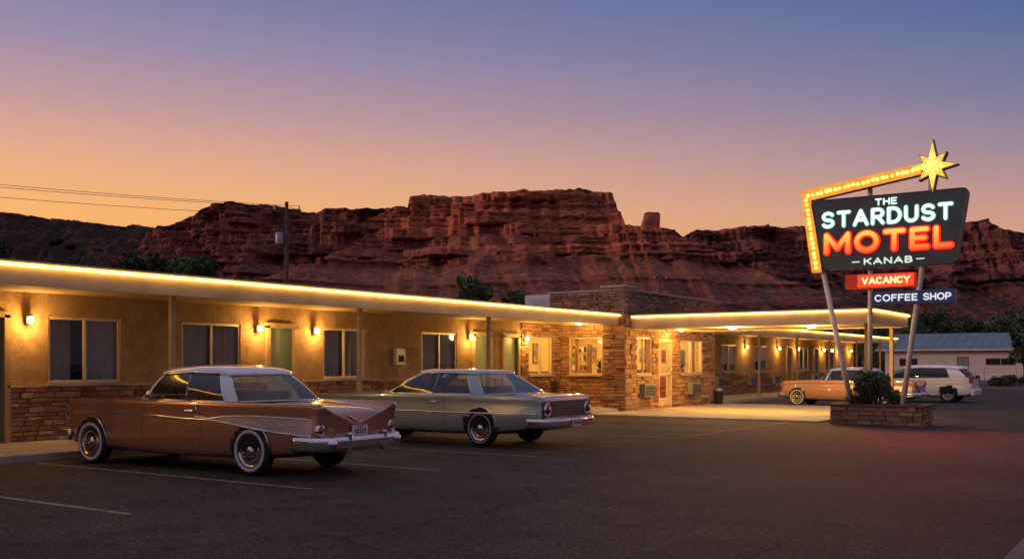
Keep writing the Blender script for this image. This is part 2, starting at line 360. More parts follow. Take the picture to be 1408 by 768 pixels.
# ---------------------------------------------------------------- ground
def sheet(name,x0,y0,x1,y1,z,mat,nx=1,ny=1):
    o=M(name,[(x0,y0,z),(x1,y0,z),(x1,y1,z),(x0,y1,z)],[(0,1,2,3)],mat); o['kind']='structure'; return o
YE=61.0
sheet('ground',-4000,-3000,3000,5000,0,groundm)
sheet('parking_lot',-14.3,-14,-1.12,64,.004,asph)
sheet('side_road',-40,72,60,80,.006,roadm)
sheet('road',1.2,-60,10,72,.004,roadm)
o=box('pavement',(-.98,-60,-.05),(1.2,60,.10),kerbm,bv=.01); o['kind']='structure'
o=box('kerb',(-1.12,-60,-.05),(-.983,60,.105),kerbm,bv=.02); o['kind']='structure'
o=box('walkway',(-16.7,-4,-.05),(-14.3,YE+1,.12),concrete,bv=.015); o['kind']='structure'
o=box('entrance_pad',(-14.295,25.0,-.05),(-7.7,34.5,.045),concrete,bv=.012); o['kind']='structure'
for yy in (3.6,6.08,8.47,10.93,13.4,15.87,18.35,20.8,23.2):
    o=sheet('parking_line',-14.1,yy-.045,-8.5,yy+.045,.008,linem)
o=sheet('parking_line',-8.45,18.4,-8.36,25.0,.012,linem)
# ---------------------------------------------------------------- stone walls
def stone(name,T,a0,a1,z0,z1,holes,parent,bh=(.08,.14),bl=(.18,.45),depth=.05,seed=1):
    rnd=random.Random(seed)
    zs=sorted(set([z0,z1]+[h[2] for h in holes if z0<h[2]<z1]+[h[3] for h in holes if z0<h[3]<z1]))
    rows=[]
    for i in range(len(zs)-1):
        za,zb=zs[i],zs[i+1]; n=max(1,round((zb-za)/rnd.uniform(*bh)))
        ws=[rnd.uniform(.75,1.3) for _ in range(n)]; s=sum(ws); z=za
        for w in ws:
            rows.append((z,z+w/s*(zb-za))); z+=w/s*(zb-za)
    V=[];F=[];C=[]
    for (za,zb) in rows:
        zc=(za+zb)/2
        segs=[(a0,a1)]
        for h in holes:
            if h[2]<zc<h[3]:
                ns=[]
                for (p,q) in segs:
                    if h[1]<=p or h[0]>=q: ns.append((p,q))
                    else:
                        if h[0]>p: ns.append((p,h[0]))
                        if h[1]<q: ns.append((h[1],q))
                segs=ns
        for (p,q) in segs:
            a=p
            while a<q-.01:
                l=rnd.uniform(*bl)
                if q-(a+l)<bl[0]*.7: l=q-a
                d=depth*rnd.uniform(.35,1.25); g=.006; i=.012
                k=len(V); tone=min(1,max(0,rnd.gauss(.52,.24)))
                for (aa,zz,nn) in [(a+g,za+g,0),(a+l-g,za+g,0),(a+l-g,zb-g,0),(a+g,zb-g,0)]: V.append(T(aa,nn,zz))
                for (aa,zz,nn) in [(a+g,za+g,d-.01),(a+l-g,za+g,d-.01),(a+l-g,zb-g,d-.01),(a+g,zb-g,d-.01)]: V.append(T(aa,nn,zz))
                for (aa,zz,nn) in [(a+g+i,za+g+i*.8,d),(a+l-g-i,za+g+i*.8,d),(a+l-g-i,zb-g-i*.8,d),(a+g+i,zb-g-i*.8,d)]: V.append(T(aa,nn+rnd.uniform(-.006,.006),zz))
                fs=[(8,9,10,11)]
                for u in range(4):
                    w=(u+1)%4; fs+= [(u,w,4+w,4+u),(4+u,4+w,8+w,8+u)]
                for q4 in fs: F.append(tuple(k+x for x in q4)); C.append(tone)
                a+=l
    nb=len(F)
    us=sorted(set([a0,a1]+[h[0] for h in holes]+[h[1] for h in holes])); us=[u for u in us if a0<=u<=a1]
    for i in range(len(us)-1):
        for j in range(len(zs)-1):
            ac=(us[i]+us[i+1])/2; zc=(zs[j]+zs[j+1])/2
            if any(h[0]<ac<h[1] and h[2]<zc<h[3] for h in holes): continue
            k=len(V)
            for (aa,zz) in [(us[i],zs[j]),(us[i+1],zs[j]),(us[i+1],zs[j+1]),(us[i],zs[j+1])]: V.append(T(aa,.006,zz))
            F.append((k,k+1,k+2,k+3)); C.append(0)
    o=M(name,V,F,[stonem,mortar],parent)
    for i in range(nb,len(F)): o.data.polygons[i].material_index=1
    at=o.data.attributes.new('tone','FLOAT','FACE'); at.data.foreach_set('value',C)
    nrm=(Vector(T(0,1,0))-Vector(T(0,0,0)))
    bm=bmesh.new(); bm.from_mesh(o.data); bm.faces.ensure_lookup_table()
    bm.normal_update()
    fl=[f for f in bm.faces if f.normal.dot(nrm)<-.05]
    bmesh.ops.reverse_faces(bm,faces=fl); bm.to_mesh(o.data); bm.free()
    return o
def wallgrid(name,T,a0,a1,z0,z1,holes,mat,parent,th=.14):
    us=sorted(set([a0,a1]+[h[0] for h in holes]+[h[1] for h in holes])); zs=sorted(set([z0,z1]+[h[2] for h in holes]+[h[3] for h in holes]))
    V=[];F=[]
    def q(*p):
        k=len(V); V.extend(p); F.append((k,k+1,k+2,k+3))
    for i in range(len(us)-1):
        for j in range(len(zs)-1):
            ac=(us[i]+us[i+1])/2; zc=(zs[j]+zs[j+1])/2
            if any(h[0]<ac<h[1] and h[2]<zc<h[3] for h in holes): continue
            for n in (0,-th): q(T(us[i],n,zs[j]),T(us[i+1],n,zs[j]),T(us[i+1],n,zs[j+1]),T(us[i],n,zs[j+1]))
    for h in holes:
        a,b_,c,d=h
        q(T(a,0,c),T(b_,0,c),T(b_,-th,c),T(a,-th,c)); q(T(a,0,d),T(b_,0,d),T(b_,-th,d),T(a,-th,d))
        q(T(a,0,c),T(a,0,d),T(a,-th,d),T(a,-th,c)); q(T(b_,0,c),T(b_,0,d),T(b_,-th,d),T(b_,-th,c))
    return M(name,V,F,mat,parent)
# ---------------------------------------------------------------- motel building
XW=-16.7; XE=-14.3
B=empty('motel_building',(0,0,0),0,'single storey stucco and sandstone motel with lit neon eaves','motel')
TX=lambda a,n,z:(XW+n,a,z)
FL=.12
wins=[(4.6,6.05),(10.27,11.72),(13.1,14.6),(17.05,18.45),(20.64,22.15),(36.2,37.6),(40.8,42.4),(44.6,46.3),(51.0,52.4),(55.4,57.0)]
doors=[(2.4,3.2),(8.68,9.5),(15.33,16.15),(22.9,23.7),(24.35,25.15),(38.4,39.2),(48.9,49.75),(53.1,53.95),(58.2,59.0)]
holes=[(a,b,1.12,2.28) for a,b in wins]+[(a,b,FL,2.28) for a,b in doors]
w5=(25.72,27.1,1.12,2.28)
wallgrid('wall',TX,-4,27.6,FL,2.68,[h for h in holes if h[1]<27.6]+[w5],stucco,B)
wallgrid('wall',TX,33.8,YE,FL,2.68,[h for h in holes if h[0]>33],stucco,B)
boxes('back_wall',[((-25,-4,0),(-24.8,YE,2.68)),((-24.8,-4,0),(XW,-3.85,2.68)),((-24.8,YE-.15,0),(XW,YE,2.68)),((-24.8,-3.85,0),(XW-.15,YE-.15,.1))],stucco,B)
boxes('partition',[((-24.8,25.3,.1),(XW-.16,25.4,2.68))],intwall,B); boxes('partition',[((-24.8,34.1,.1),(XW-.16,34.2,2.68))],intwall,B)
sh=[(a-.0,b+.0,z0,z1) for a,b,z0,z1 in holes if z0<.5]
stone('stone_wainscot',TX,-4,27.6,FL,1.05,[h for h in sh if h[1]<27.6],B,seed=3,bh=(.07,.125),bl=(.15,.42))
stone('stone_wainscot',TX,34,YE,FL,1.05,[h for h in sh if h[0]>33],B,seed=4,bl=(.25,.6))
stone('stone_surround',TX,25.3,27.6,1.05,2.66,[w5],B,seed=9)
def seg_caps():
    segs=[];a=-4.
    for (p,q) in sorted([d for d in doors if d[1]<27]): segs.append((a,p)); a=q
    segs.append((a,25.3)); return segs
for p,q in seg_caps(): boxes('stone_cap',[((XW+.0,p,1.05),(XW+.07,q,1.08))],concrete,B)
def window(T,a0,a1,z0,z1,parent,curt=True,seed=0,mull=True):
    w=empty('window'); w.parent=parent
    f=.045; d=-.05
    bars=[((a0,d-.03,z0),(a1,d+.03,z0+f)),((a0,d-.03,z1-f),(a1,d+.03,z1)),((a0,d-.03,z0+f),(a0+f,d+.03,z1-f)),((a1-f,d-.03,z0+f),(a1,d+.03,z1-f))]
    if mull: am=(a0+a1)/2; bars.append(((am-.025,d-.025,z0+f),(am+.025,d+.035,z1-f)))
    boxes('frame',bars,alu,w,T=T)
    M('glass',[T(a0+f,d,z0+f),T(a1-f,d,z0+f),T(a1-f,d,z1-f),T(a0+f,d,z1-f)],[(0,1,2,3)],winglass,w)
    boxes('sill',[((a0-.05,.055,z0-.05),(a1+.05,.11,z0-.005))],concrete,w,T=T)
    if curt:
        rnd=random.Random(seed); e=rnd.uniform(.36,.46)
        spans=[(a0+.0,a0+(a1-a0)*e,-.20),(a0+(a1-a0)*rnd.uniform(.50,.54),a1-.0,-.12)]
        if rnd.random()<.4: spans=[(a0,a0+(a1-a0)*.47,-.12),(a0+(a1-a0)*.60,a1,-.15)]
        for (p,q,dep) in spans:
            V=[];F=[]
            n=max(6,int((q-p)/.013)); ph=rnd.uniform(0,6)
            for i in range(n+1):
                a=p+(q-p)*i/n; o_=dep+.022*math.sin(a*60+ph+1.2*math.sin(a*9))+.012*math.sin(a*17)
                V+= [T(a,o_,z0-.02),T(a,o_*.97,z1)]
            for i in range(n): F.append((2*i,2*i+2,2*i+3,2*i+1))
            M('curtain',V,F,curtain,w,True)
    return w
for i,(a,b_) in enumerate(wins): window(TX,a,b_,1.12,2.28,B,True,i)
def door(T,a0,a1,z0,z1,parent):
    d=empty('door'); d.parent=parent
    boxes('door_leaf',[((a0+.05,-.07,z0+.01),(a1-.05,-.03,z1-.05))],doorm,d,T=T,bv=.004)
    boxes('frame',[((a0-.05,-.08,z0),(a0+.05,.07,z1)),((a1-.05,-.08,z0),(a1+.05,.07,z1)),((a0-.05,-.08,z1-.05),(a1+.05,.07,z1+.06))],wood,d,T=T)
    p=T(a0+.12,.01,z0+1.0)
    bm=bmesh.new(); bmesh.ops.create_uvsphere(bm,u_segments=12,v_segments=8,radius=.032); me=bpy.data.meshes.new('handle'); bm.to_mesh(me); bm.free(); me.materials.append(chrome)
    h=bpy.data.objects.new('handle',me); link(h,d); h.location=p
for a,b_ in doors: door(TX,a,b_,FL,2.28,B)
def lamp(T,a,z,parent,power=16):
    l=empty('wall_lamp'); l.parent=parent
    boxes('bracket',[((a-.04,.06,z-.06),(a+.04,.085,z+.08)),((a-.012,.085,z+.05),(a+.012,.14,z+.07))],metalgrey,l,T=T)
    c=Vector(T(a,.14,z))
    lathe('lamp_cap',[(0,.09),(.022,.085),(.042,.066),(.042,.058),(0,.058)],metalgrey,l,16,'Z',c)
    lathe('lamp_shade',[(0,-.068),(.022,-.064),(.036,-.04),(.041,.0),(.038,.056),(0,.057)],bulbm,l,16,'Z',c)
    ld=bpy.data.lights.new('bulb_light','POINT'); ld.energy=power; ld.color=(1,.50,.11); ld.shadow_soft_size=.035
    lo=bpy.data.objects.new('bulb_light',ld); link(lo,l); lo.location=T(a,.21,z-.03)
for a in (3.9,9.87,15.02,16.71,22.65,25.45,38.0,43.4,47.6,50.4,54.6,57.6,59.8): lamp(TX,a,2.2,B,50)
boxes('utility_box',[((19.5,.0,1.42),(19.86,.11,1.84))],metalgrey,B,T=TX,bv=.01)
boxes('utility_box_door',[((19.6,.11,1.5),(19.78,.125,1.66))],dark,B,T=TX)
tube('conduit',[TX(19.68,.05,1.42),TX(19.68,.05,1.08)],.015,metalgrey,B)
y=6.55
while y<YE:
    if not (25<y<36):
        boxes('post',[((-14.66,y-.045,FL),(-14.57,y+.045,2.66))],wood,B,bv=.006)
    y+=4.72
boxes('roof',[((-25.2,-4.2,2.72),(XE-.05,27.2,2.93)),((-25.2,27.2,2.72),(XW-.2,34.2,2.93)),((-25.2,34.2,2.72),(XE-.05,YE+.3,2.93))],roofm,B)
boxes('soffit',[((XW+.0,-4.2,2.68),(XE-.05,27.18,2.715)),((XW+.0,34.2,2.68),(XE-.05,YE+.3,2.715)),((-25,-4.2,2.68),(XW-.003,YE+.3,2.715))],soffitm,B)
for a,b_ in ((-4.25,27.2),(31.2,YE+.3)):
    boxes('fascia',[((XE-.047,a,2.60),(XE,b_,2.90))],creamtrim,B)
    boxes('flashing',[((XE-.10,a,2.935),(XE+.07,b_,2.965)),((XE-.04,a,2.902),(XE+.012,b_,2.933))],alu,B)
def neonrun(p,q):
    tube('neon_tube',[p,Vector(p).lerp(Vector(q),.5),q],.021,neon,B,8)
neonrun((XE+.045,-4,2.893),(XE+.045,27.1,2.893)); neonrun((XE+.045,34.5,2.893),(XE+.045,YE,2.893))
# ---- lobby
XL=-14.25; YL=27.6; Y2=34.1
TL=lambda a,n,z:(XL+n,a,z)
TY=lambda a,n,z:(a,YL-n,z)
lw1=(27.95,29.1,1.12,2.28); ld1=(29.55,30.55,FL,2.25); lw2=(31.2,33.0,1.12,2.26); ly1=(-16.38,-15.2,1.12,2.28)
wallgrid('lobby_wall',TL,YL,Y2,0,2.7,[lw1,ld1,lw2],intwall,B,.2)
wallgrid('lobby_wall',TY,XW,XL,0,2.7,[ly1],intwall,B,.2)
stone('lobby_stone',TL,YL,Y2,.0,2.55,[lw1,ld1,lw2],B,seed=11)
stone('lobby_stone',TY,XW,XL+.02,.0,2.66,[ly1],B,seed=12)
stone('lobby_stone',lambda a,n,z:(a,Y2+n,z),XW,XL,.0,2.66,[],B,seed=15)
px0,px1,py0,py1=-14.85,-14.10,27.0,27.75
boxes('pillar_core',[((px0+.02,py0+.02,0),(px1-.02,py1,3.74))],mortar,B)
stone('stone_pillar',lambda a,n,z:(a,py0+.02-n,z),px0,px1,0,3.74,[],B,seed=21)
stone('stone_pillar',lambda a,n,z:(px1-.02+n,a,z),py0,py1,0,3.74,[],B,seed=22)
stone('stone_pillar',lambda a,n,z:(px0+.02-n,a,z),py0,YL,0,3.74,[],B,seed=23)
boxes('pillar_cap',[((px0-.06,py0-.06,3.74),(px1+.06,py1+.06,3.80))],concrete,B)
pa=-17.1
boxes('parapet_core',[((pa,YL,2.95),(XL-.08,Y2,3.66))],mortar,B)
stone('stone_parapet',lambda a,n,z:(a,YL-n,z),pa,px0,2.94,3.68,[],B,seed=31)
stone('stone_parapet',lambda a,n,z:(XL-.08+n,a,z),py1,Y2,2.94,3.66,[],B,seed=32)
boxes('parapet_cap',[((pa-.05,YL-.08,3.68),(px0-.065,YL+.3,3.73)),((XL-.4,py1+.065,3.66),(XL+.02,Y2+.05,3.71)),((pa-.05,Y2-.25,3.66),(XL-.41,Y2+.05,3.71)),((pa-.05,YL+.31,3.66),(pa+.2,Y2-.26,3.71))],concrete,B)
boxes('lobby_roof',[((XW-.19,27.25,2.72),(XL-.09,34.18,2.94))],roofm,B)
boxes('lobby_floor',[((-24.7,25.4,.1),(XL-.21,34.1,.14))],concrete,B)
boxes('lobby_back',[((-19.9,25.41,.14),(-19.8,34.09,2.68))],intwall,B)
boxes('counter',[((-18.9,28.3,.14),(-18.3,32.2,1.15)),((-18.95,28.25,1.152),(-18.25,32.25,1.2))],intwood,B,bv=.01)
artm=[surf('print_a',(.35,.28,.18),.6,0,.6,6),surf('print_b',(.25,.06,.03),.6,0,.5,5),surf('print_c',(.06,.12,.16),.6,0,.6,6),surf('print_d',(.5,.4,.2),.6,0,.6,9)]
for i,(a,z_,w,h_) in enumerate([(26.0,1.5,.5,.6),(26.8,1.3,.3,.4),(28.2,1.5,.5,.6),(29.2,1.4,.8,.6),(30.8,1.5,.45,.65),(32.0,1.45,.7,.5),(33.2,1.5,.5,.6)]):
    boxes('picture',[((-19.795,a,z_),(-19.76,a+w,z_+h_))],artm[i%4],B); boxes('picture_border',[((-19.798,a-.04,z_-.04),(-19.775,a+w+.04,z_+h_+.04))],intwood,B)
boxes('end_wall',[((-19.8,33.9,.14),(XL-.21,33.96,2.68))],intwall,B)
for i,(x_,z_,w,h_) in enumerate([(-19.4,1.5,.5,.6),(-18.6,1.55,.4,.5),(-17.9,1.3,.35,.3),(-17.9,1.7,.3,.35),(-17.1,1.5,.5,.55),(-16.2,1.5,.35,.45),(-15.6,1.45,.3,.5)]):
    boxes('poster',[((x_,33.86,z_),(x_+w,33.89,z_+h_))],artm[i%4],B)
boxes('shelf',[((-18.6,33.6,1.2),(-16.6,33.89,1.24))],intwood,B)
boxes('sofa',[((-16.6,32.6,.14),(-15.0,33.4,.55)),((-16.6,33.3,.55),(-15.0,33.5,1.0))],surf('sofa_cloth',(.25,.06,.04),.9),B,bv=.05)
boxes('ceiling_beam',[((-19.79,29.9,2.45),(XL-.22,30.05,2.66))],intwood,B)
# rack of small goods on a side wall unit, seen through the side window
boxes('wall_unit',[((-17.9,29.3,.14),(-16.7,29.6,1.25))]+[((-17.9,29.3,1.25),(-17.86,29.6,2.1)),((-16.74,29.3,1.25),(-16.7,29.6,2.1))]+[((-17.86,29.3,1.5+.28*i),(-16.74,29.6,1.53+.28*i)) for i in range(3)],intwood,B)
rg=random.Random(12)
for i in range(3):
    for j in range(6):
        x_=-17.82+.175*j; h_=rg.uniform(.10,.2); zz=1.25+.0+(0 if i==0 else .28*i); boxes('shelf_goods',[((x_,29.34,zz+.03 if i else 1.252),(x_+rg.uniform(.07,.13),29.5,(zz+.03 if i else 1.252)+h_))],artm[(i*3+j)%4],B)
boxes('brochure_rack',[((-15.05,30.75,.14),(-15.0,31.15,1.75))]+[((-15.15,30.75,.6+.28*i),(-14.98,31.15,.63+.28*i)) for i in range(4)],intwood,B)
for i in range(4):
    for j in range(3): boxes('brochure',[((-14.97,30.78+j*.13,.65+.28*i),(-14.955,30.87+j*.13,.84+.28*i))],artm[(i+j)%4],B)
for (x_,y_) in ((-14.8,28.25),(-14.85,32.6),(-15.6,28.2)):
    lathe('plant_pot',[(0,0),(.09,0),(.13,.2),(0,.2)],intwood,B,16,'Z',(x_,y_,1.1)); rnd=random.Random(int(y_*10)); V=[];F=[]
    for i in range(60):
        a=rnd.uniform(0,6.28); e=rnd.uniform(.3,1.4); L=rnd.uniform(.15,.38); d_=Vector((math.cos(a)*math.cos(e),math.sin(a)*math.cos(e),math.sin(e))); s_=Vector((-math.sin(a),math.cos(a),0))*.018; k=len(V)
        p0=Vector((x_,y_,1.3)); V+=[p0-s_,p0+s_,p0+d_*L+s_*.4,p0+d_*L-s_*.4]; F.append((k,k+1,k+2,k+3))
    M('plant_leaves',V,F,leafd,B)
boxes('window_table',[((-15.9,27.95,1.05),(-14.55,28.6,1.095))],intwood,B); boxes('window_table',[((-15.1,32.3,1.05),(-14.55,32.9,1.095))],intwood,B)
lcur=surf('lobby_curtain',(.45,.22,.07),.9)
for T_,a0_,a1_ in ((TL,27.97,28.15),(TL,28.92,29.08),(TL,31.22,31.45),(TL,32.78,32.98),(TY,-16.36,-16.2),(TY,-15.36,-15.22)):
    V=[];F=[];n=14
    for i in range(n+1):
        a=a0_+(a1_-a0_)*i/n; o_=-.27+.02*math.sin(a*70); V+=[T_(a,o_,1.05),T_(a,o_,2.3)]
    for i in range(n): F.append((2*i,2*i+2,2*i+3,2*i+1))
    M('curtain',V,F,lcur,B,True)
def ptl(loc,e,col=(1,.62,.22),r=.12,parent=B,nm='ceiling_light'):
    ld=bpy.data.lights.new(nm,'POINT'); ld.energy=e; ld.color=col; ld.shadow_soft_size=r; lo=bpy.data.objects.new(nm,ld); link(lo,parent); lo.location=loc
for (x_,y_) in ((-17.6,28.4),(-17.4,31.8),(-15.4,30.4),(-18.6,26.5)):
    lathe('ceiling_lamp',[(0,-.05),(.07,-.045),(.09,-.015),(.09,0),(0,0)],bulbm,B,20,'Z',(x_,y_,2.67)); ptl((x_,y_,2.52),150,(1,.64,.20),.06)
for (x_,y_,zz) in ((-15.5,26.7,2.675),(-13.7,30.1,2.535)):
    lathe('added_eave_lamp',[(0,-.04),(.07,-.035),(.09,-.01),(.09,0),(0,0)],bulbm,B,20,'Z',(x_,y_,zz)); ptl((x_,y_,zz-.16),75,(1,.54,.13),.06,nm='added_eave_light')  # lamps added under eave and canopy to warm the lobby stone
window(TL,*lw1,B,False); window(TL,*lw2,B,False); window(TY,*ly1,B,False,mull=False); window(TX,*w5,B,False)
nred=emis('neon_red_small',(1,.04,.02),3); nwh=emis('neon_white_small',(1,.8,.6),2.0)
boxes('window_sign',[((-14.6,28.2,1.9),(-14.56,28.7,2.08))],nwh,B); tubes('window_sign_tube',[[(-14.52,28.15+.6*(.5+.5*math.cos(t_)),1.99+.15*math.sin(t_)) for t_ in [i*math.pi/12 for i in range(24)]]],.018,nred,B,6,True)
d=empty('lobby_door'); d.parent=B
boxes('frame',[((29.55,-.1,FL),(29.63,.02,2.25)),((30.47,-.1,FL),(30.55,.02,2.25)),((29.63,-.1,2.16),(30.47,.02,2.25)),((29.63,-.1,FL),(30.47,.02,.36)),((29.63,-.1,1.1),(30.47,.01,1.16))],creamtrim,d,T=TL)
M('glass',[TL(29.63,-.05,.36),TL(30.47,-.05,.36),TL(30.47,-.05,2.16),TL(29.63,-.05,2.16)],[(0,1,2,3)],winglass,d)
tube('handle',[TL(30.4,.03,1.0),TL(30.4,.06,1.05),TL(30.4,.06,1.3),TL(30.4,.03,1.35)],.012,chrome,d)
def acunit(T,a,z,parent,w=.62,h_=.4):
    u=empty('air_conditioner'); u.parent=parent
    boxes('casing',[((a,.03,z),(a+w,.22,z+h_))],metalgrey,u,T=T,bv=.01)
    boxes('louvre',[((a+.04,.222,z+.05+i*.045),(a+w-.04,.236,z+.07+i*.045)) for i in range(int((h_-.08)/.045))],dark,u,T=T)
acunit(TL,28.2,.42,B,.75,.42); acunit(TL,31.7,.42,B,.75,.42)
for a in (35.3,39.9,43.6,46.7,52.6): acunit(TX,a,.5,B,.7,.42)
# canopy
cx0,cx1,cy0,cy1=-14.05,-7.0,27.25,31.15
boxes('canopy_roof',[((-14.2,cy0+.05,2.60),(cx1-.05,cy1-.05,2.88))],roofm,B)
boxes('canopy_ceiling',[((-14.2,cy0+.05,2.54),(cx1-.05,cy1-.05,2.595))],soffitm,B)
boxes('canopy_fascia',[((cx0,cy0,2.51),(cx1-.002,cy0+.047,2.85)),((cx1-.05,cy0+.05,2.51),(cx1,cy1,2.85)),((cx0,cy1-.047,2.51),(cx1-.052,cy1,2.85))],creamtrim,B)
boxes('flashing',[((cx0-.02,cy0-.07,2.885),(cx1+.07,cy0+.09,2.915)),((cx1-.09,cy0+.092,2.885),(cx1+.07,cy1+.07,2.915)),((cx0,cy0-.012,2.852),(cx1+.012,cy0+.04,2.883)),((cx1-.04,cy0+.042,2.852),(cx1+.012,cy1,2.883))],alu,B)
neonrun((cx0+.05,cy0-.045,2.845),(cx1+.04,cy0-.045,2.845)); neonrun((cx1+.045,cy0-.03,2.845),(cx1+.045,cy1,2.845))
for x_,y_ in ((-7.35,28.0),(-7.35,30.7)):
    boxes('canopy_post',[((x_-.05,y_-.05,.01),(x_+.05,y_+.05,2.54))],wood,B,bv=.006)
for x_,y_ in ((-11.5,28.9),(-9.2,29.1)):
    lathe('canopy_lamp',[(0,-.05),(.10,-.045),(.13,-.01),(.13,0),(0,0)],bulbm,B,20,'Z',(x_,y_,2.538)); ptl((x_,y_,2.40),380,(1,.54,.13),.08,nm='canopy_light')
ra=empty('rooftop_unit',(-21.2,34,2.93),0,'grey ribbed metal cooling unit on the flat motel roof','cooling unit')
box('casing',(-.65,-.6,0),(.65,.6,1.2),surf('unit_paint',(.45,.47,.5),.6),ra,.02)
boxes('louvre',[((.652,-.5+i*.1,.15),(.665,-.46+i*.1,1.05)) for i in range(11)]+[((-.5+i*.1,-.615,.15),(-.46+i*.1,-.602,1.05)) for i in range(11)],metalgrey,ra)
# ---------------------------------------------------------------- cars
def make_wheel(P,parent,x,y,side):
    w=empty('wheel'); w.parent=parent; w.location=(x,y,P['wr']); w.rotation_euler=(0,0,0 if side>0 else math.pi); w.scale=(P.get('wsx',1),1,1)
    r=P['wr']; s=r/.31; h=.1
    lathe('tyre',[(.185*s,.06),(.20*s,.085),(.235*s,h),(.27*s,.098),(.297*s,.08),(.309*s,.055),(.309*s,-.055),(.297*s,-.08),(.26*s,-.1),(.2*s,-.09),(.185*s,-.06)],rubber,w,48)
    if P.get('ww'):
        a,b_=P['ww']; lathe('whitewall',[(a*s,h-.012),(a*s+.004,h+.001),((a+b_)/2*s,h+.006),(b_*s-.004,h+.001),(b_*s,h-.008)],whitewall,w,48)
    V=[];F=[]
    for k in range(14):
        t_=2*math.pi*k/14; c,s_=math.cos(t_),math.sin(t_)
        def pt(rr,tt,yy): return (c*rr-s_*tt,yy,s_*rr+c*tt)
        n=len(V); V+=[pt(.085*s,-.010,.0845),pt(.128*s,-.016,.0845),pt(.128*s,.016,.0845),pt(.085*s,.010,.0845)]; F.append((n,n+1,n+2,n+3))
    lathe('rim',[(0,.108),(.03,.106),(.05,.098),(.058,.086),(.075,.08),(.12*s,.078),(.145*s,.09),(.16*s,.086),(.17*s,.07),(.186*s,.078),(.198*s,.088),(.206*s,.086),(.2*s,.06),(.19*s,-.03)],[P.get('rimmat',chrome),dark],w,48,extra=(V,F,1))
def make_car(name,P,loc,yaw,label,cat='car',group=None):
    C=empty(name,loc,yaw,label,cat,group)
    st=P['st']; V=[];F=[]
    def ring(x,w,zb,zm,zs,zi,zd,zc,xo):
        h=[(0,zb,0),(.6*w,zb,0),(.90*w,zb+.005,0),(.965*w,zb+.07,0),(w*.992,zb+.16,0),(w,zm+.06,0),(w*.974,zs-.15,xo*.6),(w*.985,zs-.05,xo),(w*.965,zs,xo),(w*.93-.01,zi+.25*(zs-zi) if zs>zi+.02 else zi,xo),(w*.84,zd,0),(w*.45,zc,0),(0,zc+.008,0)]
        full=h+[(-a,b_,c) for (a,b_,c) in h[-2:0:-1]]
        return [(x+c,a,b_) for (a,b_,c) in full]
    n=None
    for s_ in st:
        r_=ring(*s_); n=len(r_); V+=r_
    for i in range(len(st)-1):
        for k in range(n):
            k2=(k+1)%n; F.append((i*n+k,i*n+k2,(i+1)*n+k2,(i+1)*n+k))
    F.append(tuple(range(n))[::-1]); F.append(tuple((len(st)-1)*n+k for k in range(n)))
    body=M('body',V,F,[P['paint'],dark],C,True); recalc(body)
    sd=body.modifiers.new('s','SUBSURF'); sd.levels=2; sd.render_levels=2
    cr=body.data.attributes.new('crease_edge','FLOAT','EDGE')
    crk=P.get('crk',(8,))
    for e in body.data.edges:
        a,b_=e.vertices
        ka,kb=a%n,b_%n; ia,ib=a//n,b_//n
        v=0
        if ia==ib and ia in (0,len(st)-1): v=.5
        if ia!=ib and ka==kb and (ka in crk or (n-ka) in crk): v=P.get('cr',.55)
        cr.data[e.index].value=v
    applymods(body)
    cr_=P['ar']; cut=[]
    for wx in P['wx']:
        for sg in (1,-1):
            V=[];F=[];N=48; y0=P['wy']-.19; y1=P['wy']+.5
            for yy in (y0,y1):
                for k in range(N):
                    t_=2*math.pi*k/N; V.append((wx+math.cos(t_)*cr_,sg*yy,P['wr']+P.get('adz',.0)+math.sin(t_)*cr_))
            F=[(k,(k+1)%N,N+(k+1)%N,N+k) for k in range(N)]+[tuple(range(N))[::-1],tuple(range(N,2*N))]
            c=M('cut',V,F,dark); recalc(c); cut.append(c)
            md=body.modifiers.new('b','BOOLEAN'); md.operation='DIFFERENCE'; md.solver='EXACT'; md.object=c
    applymods(body)
    for c in cut: bpy.data.objects.remove(c)
    if len(body.data.materials)<2: body.data.materials.append(dark)
    zc_=P['wr']+P.get('adz',.0)
    for p in body.data.polygons:
        inside=any(math.hypot(p.center.x-wx,p.center.z-zc_)<cr_+.003 for wx in P['wx'])
        p.material_index=1 if inside or (p.normal.z<-.6 and p.center.z<.4) else 0
        p.use_smooth=True
    bm=bmesh.new(); bm.from_mesh(body.data); 
    for e in bm.edges:
        if len(e.link_faces)==2 and e.calc_face_angle(0)>.75: e.smooth=False
    bm.to_mesh(body.data)
    bv=BVHTree.FromBMesh(bm); bm.free()
    def side(x,z,sg,off=0):
        for dz in (0,-.02,.02,-.05,.05,-.09):
            h=bv.ray_cast(Vector((x,sg*3,z+dz)),Vector((0,-sg,0)))
            if h[0] is not None and abs(h[0].y)>.3: return Vector((x,h[0].y+sg*off,z))
        return Vector((x,sg*P['wy'],z))
    def rear(y,z,off=0,d=1):
        h=bv.ray_cast(Vector((-5*d,y,z)),Vector((d,0,0)))
        return Vector((h[0].x-d*off,y,z)) if h[0] is not None else Vector((-2.8*d,y,z))
    def topz(x,y,off=0):
        h=bv.ray_cast(Vector((x,y,4)),Vector((0,0,-1)))
        return Vector((x,y,h[0].z+off)) if h[0] is not None else Vector((x,y,.9))
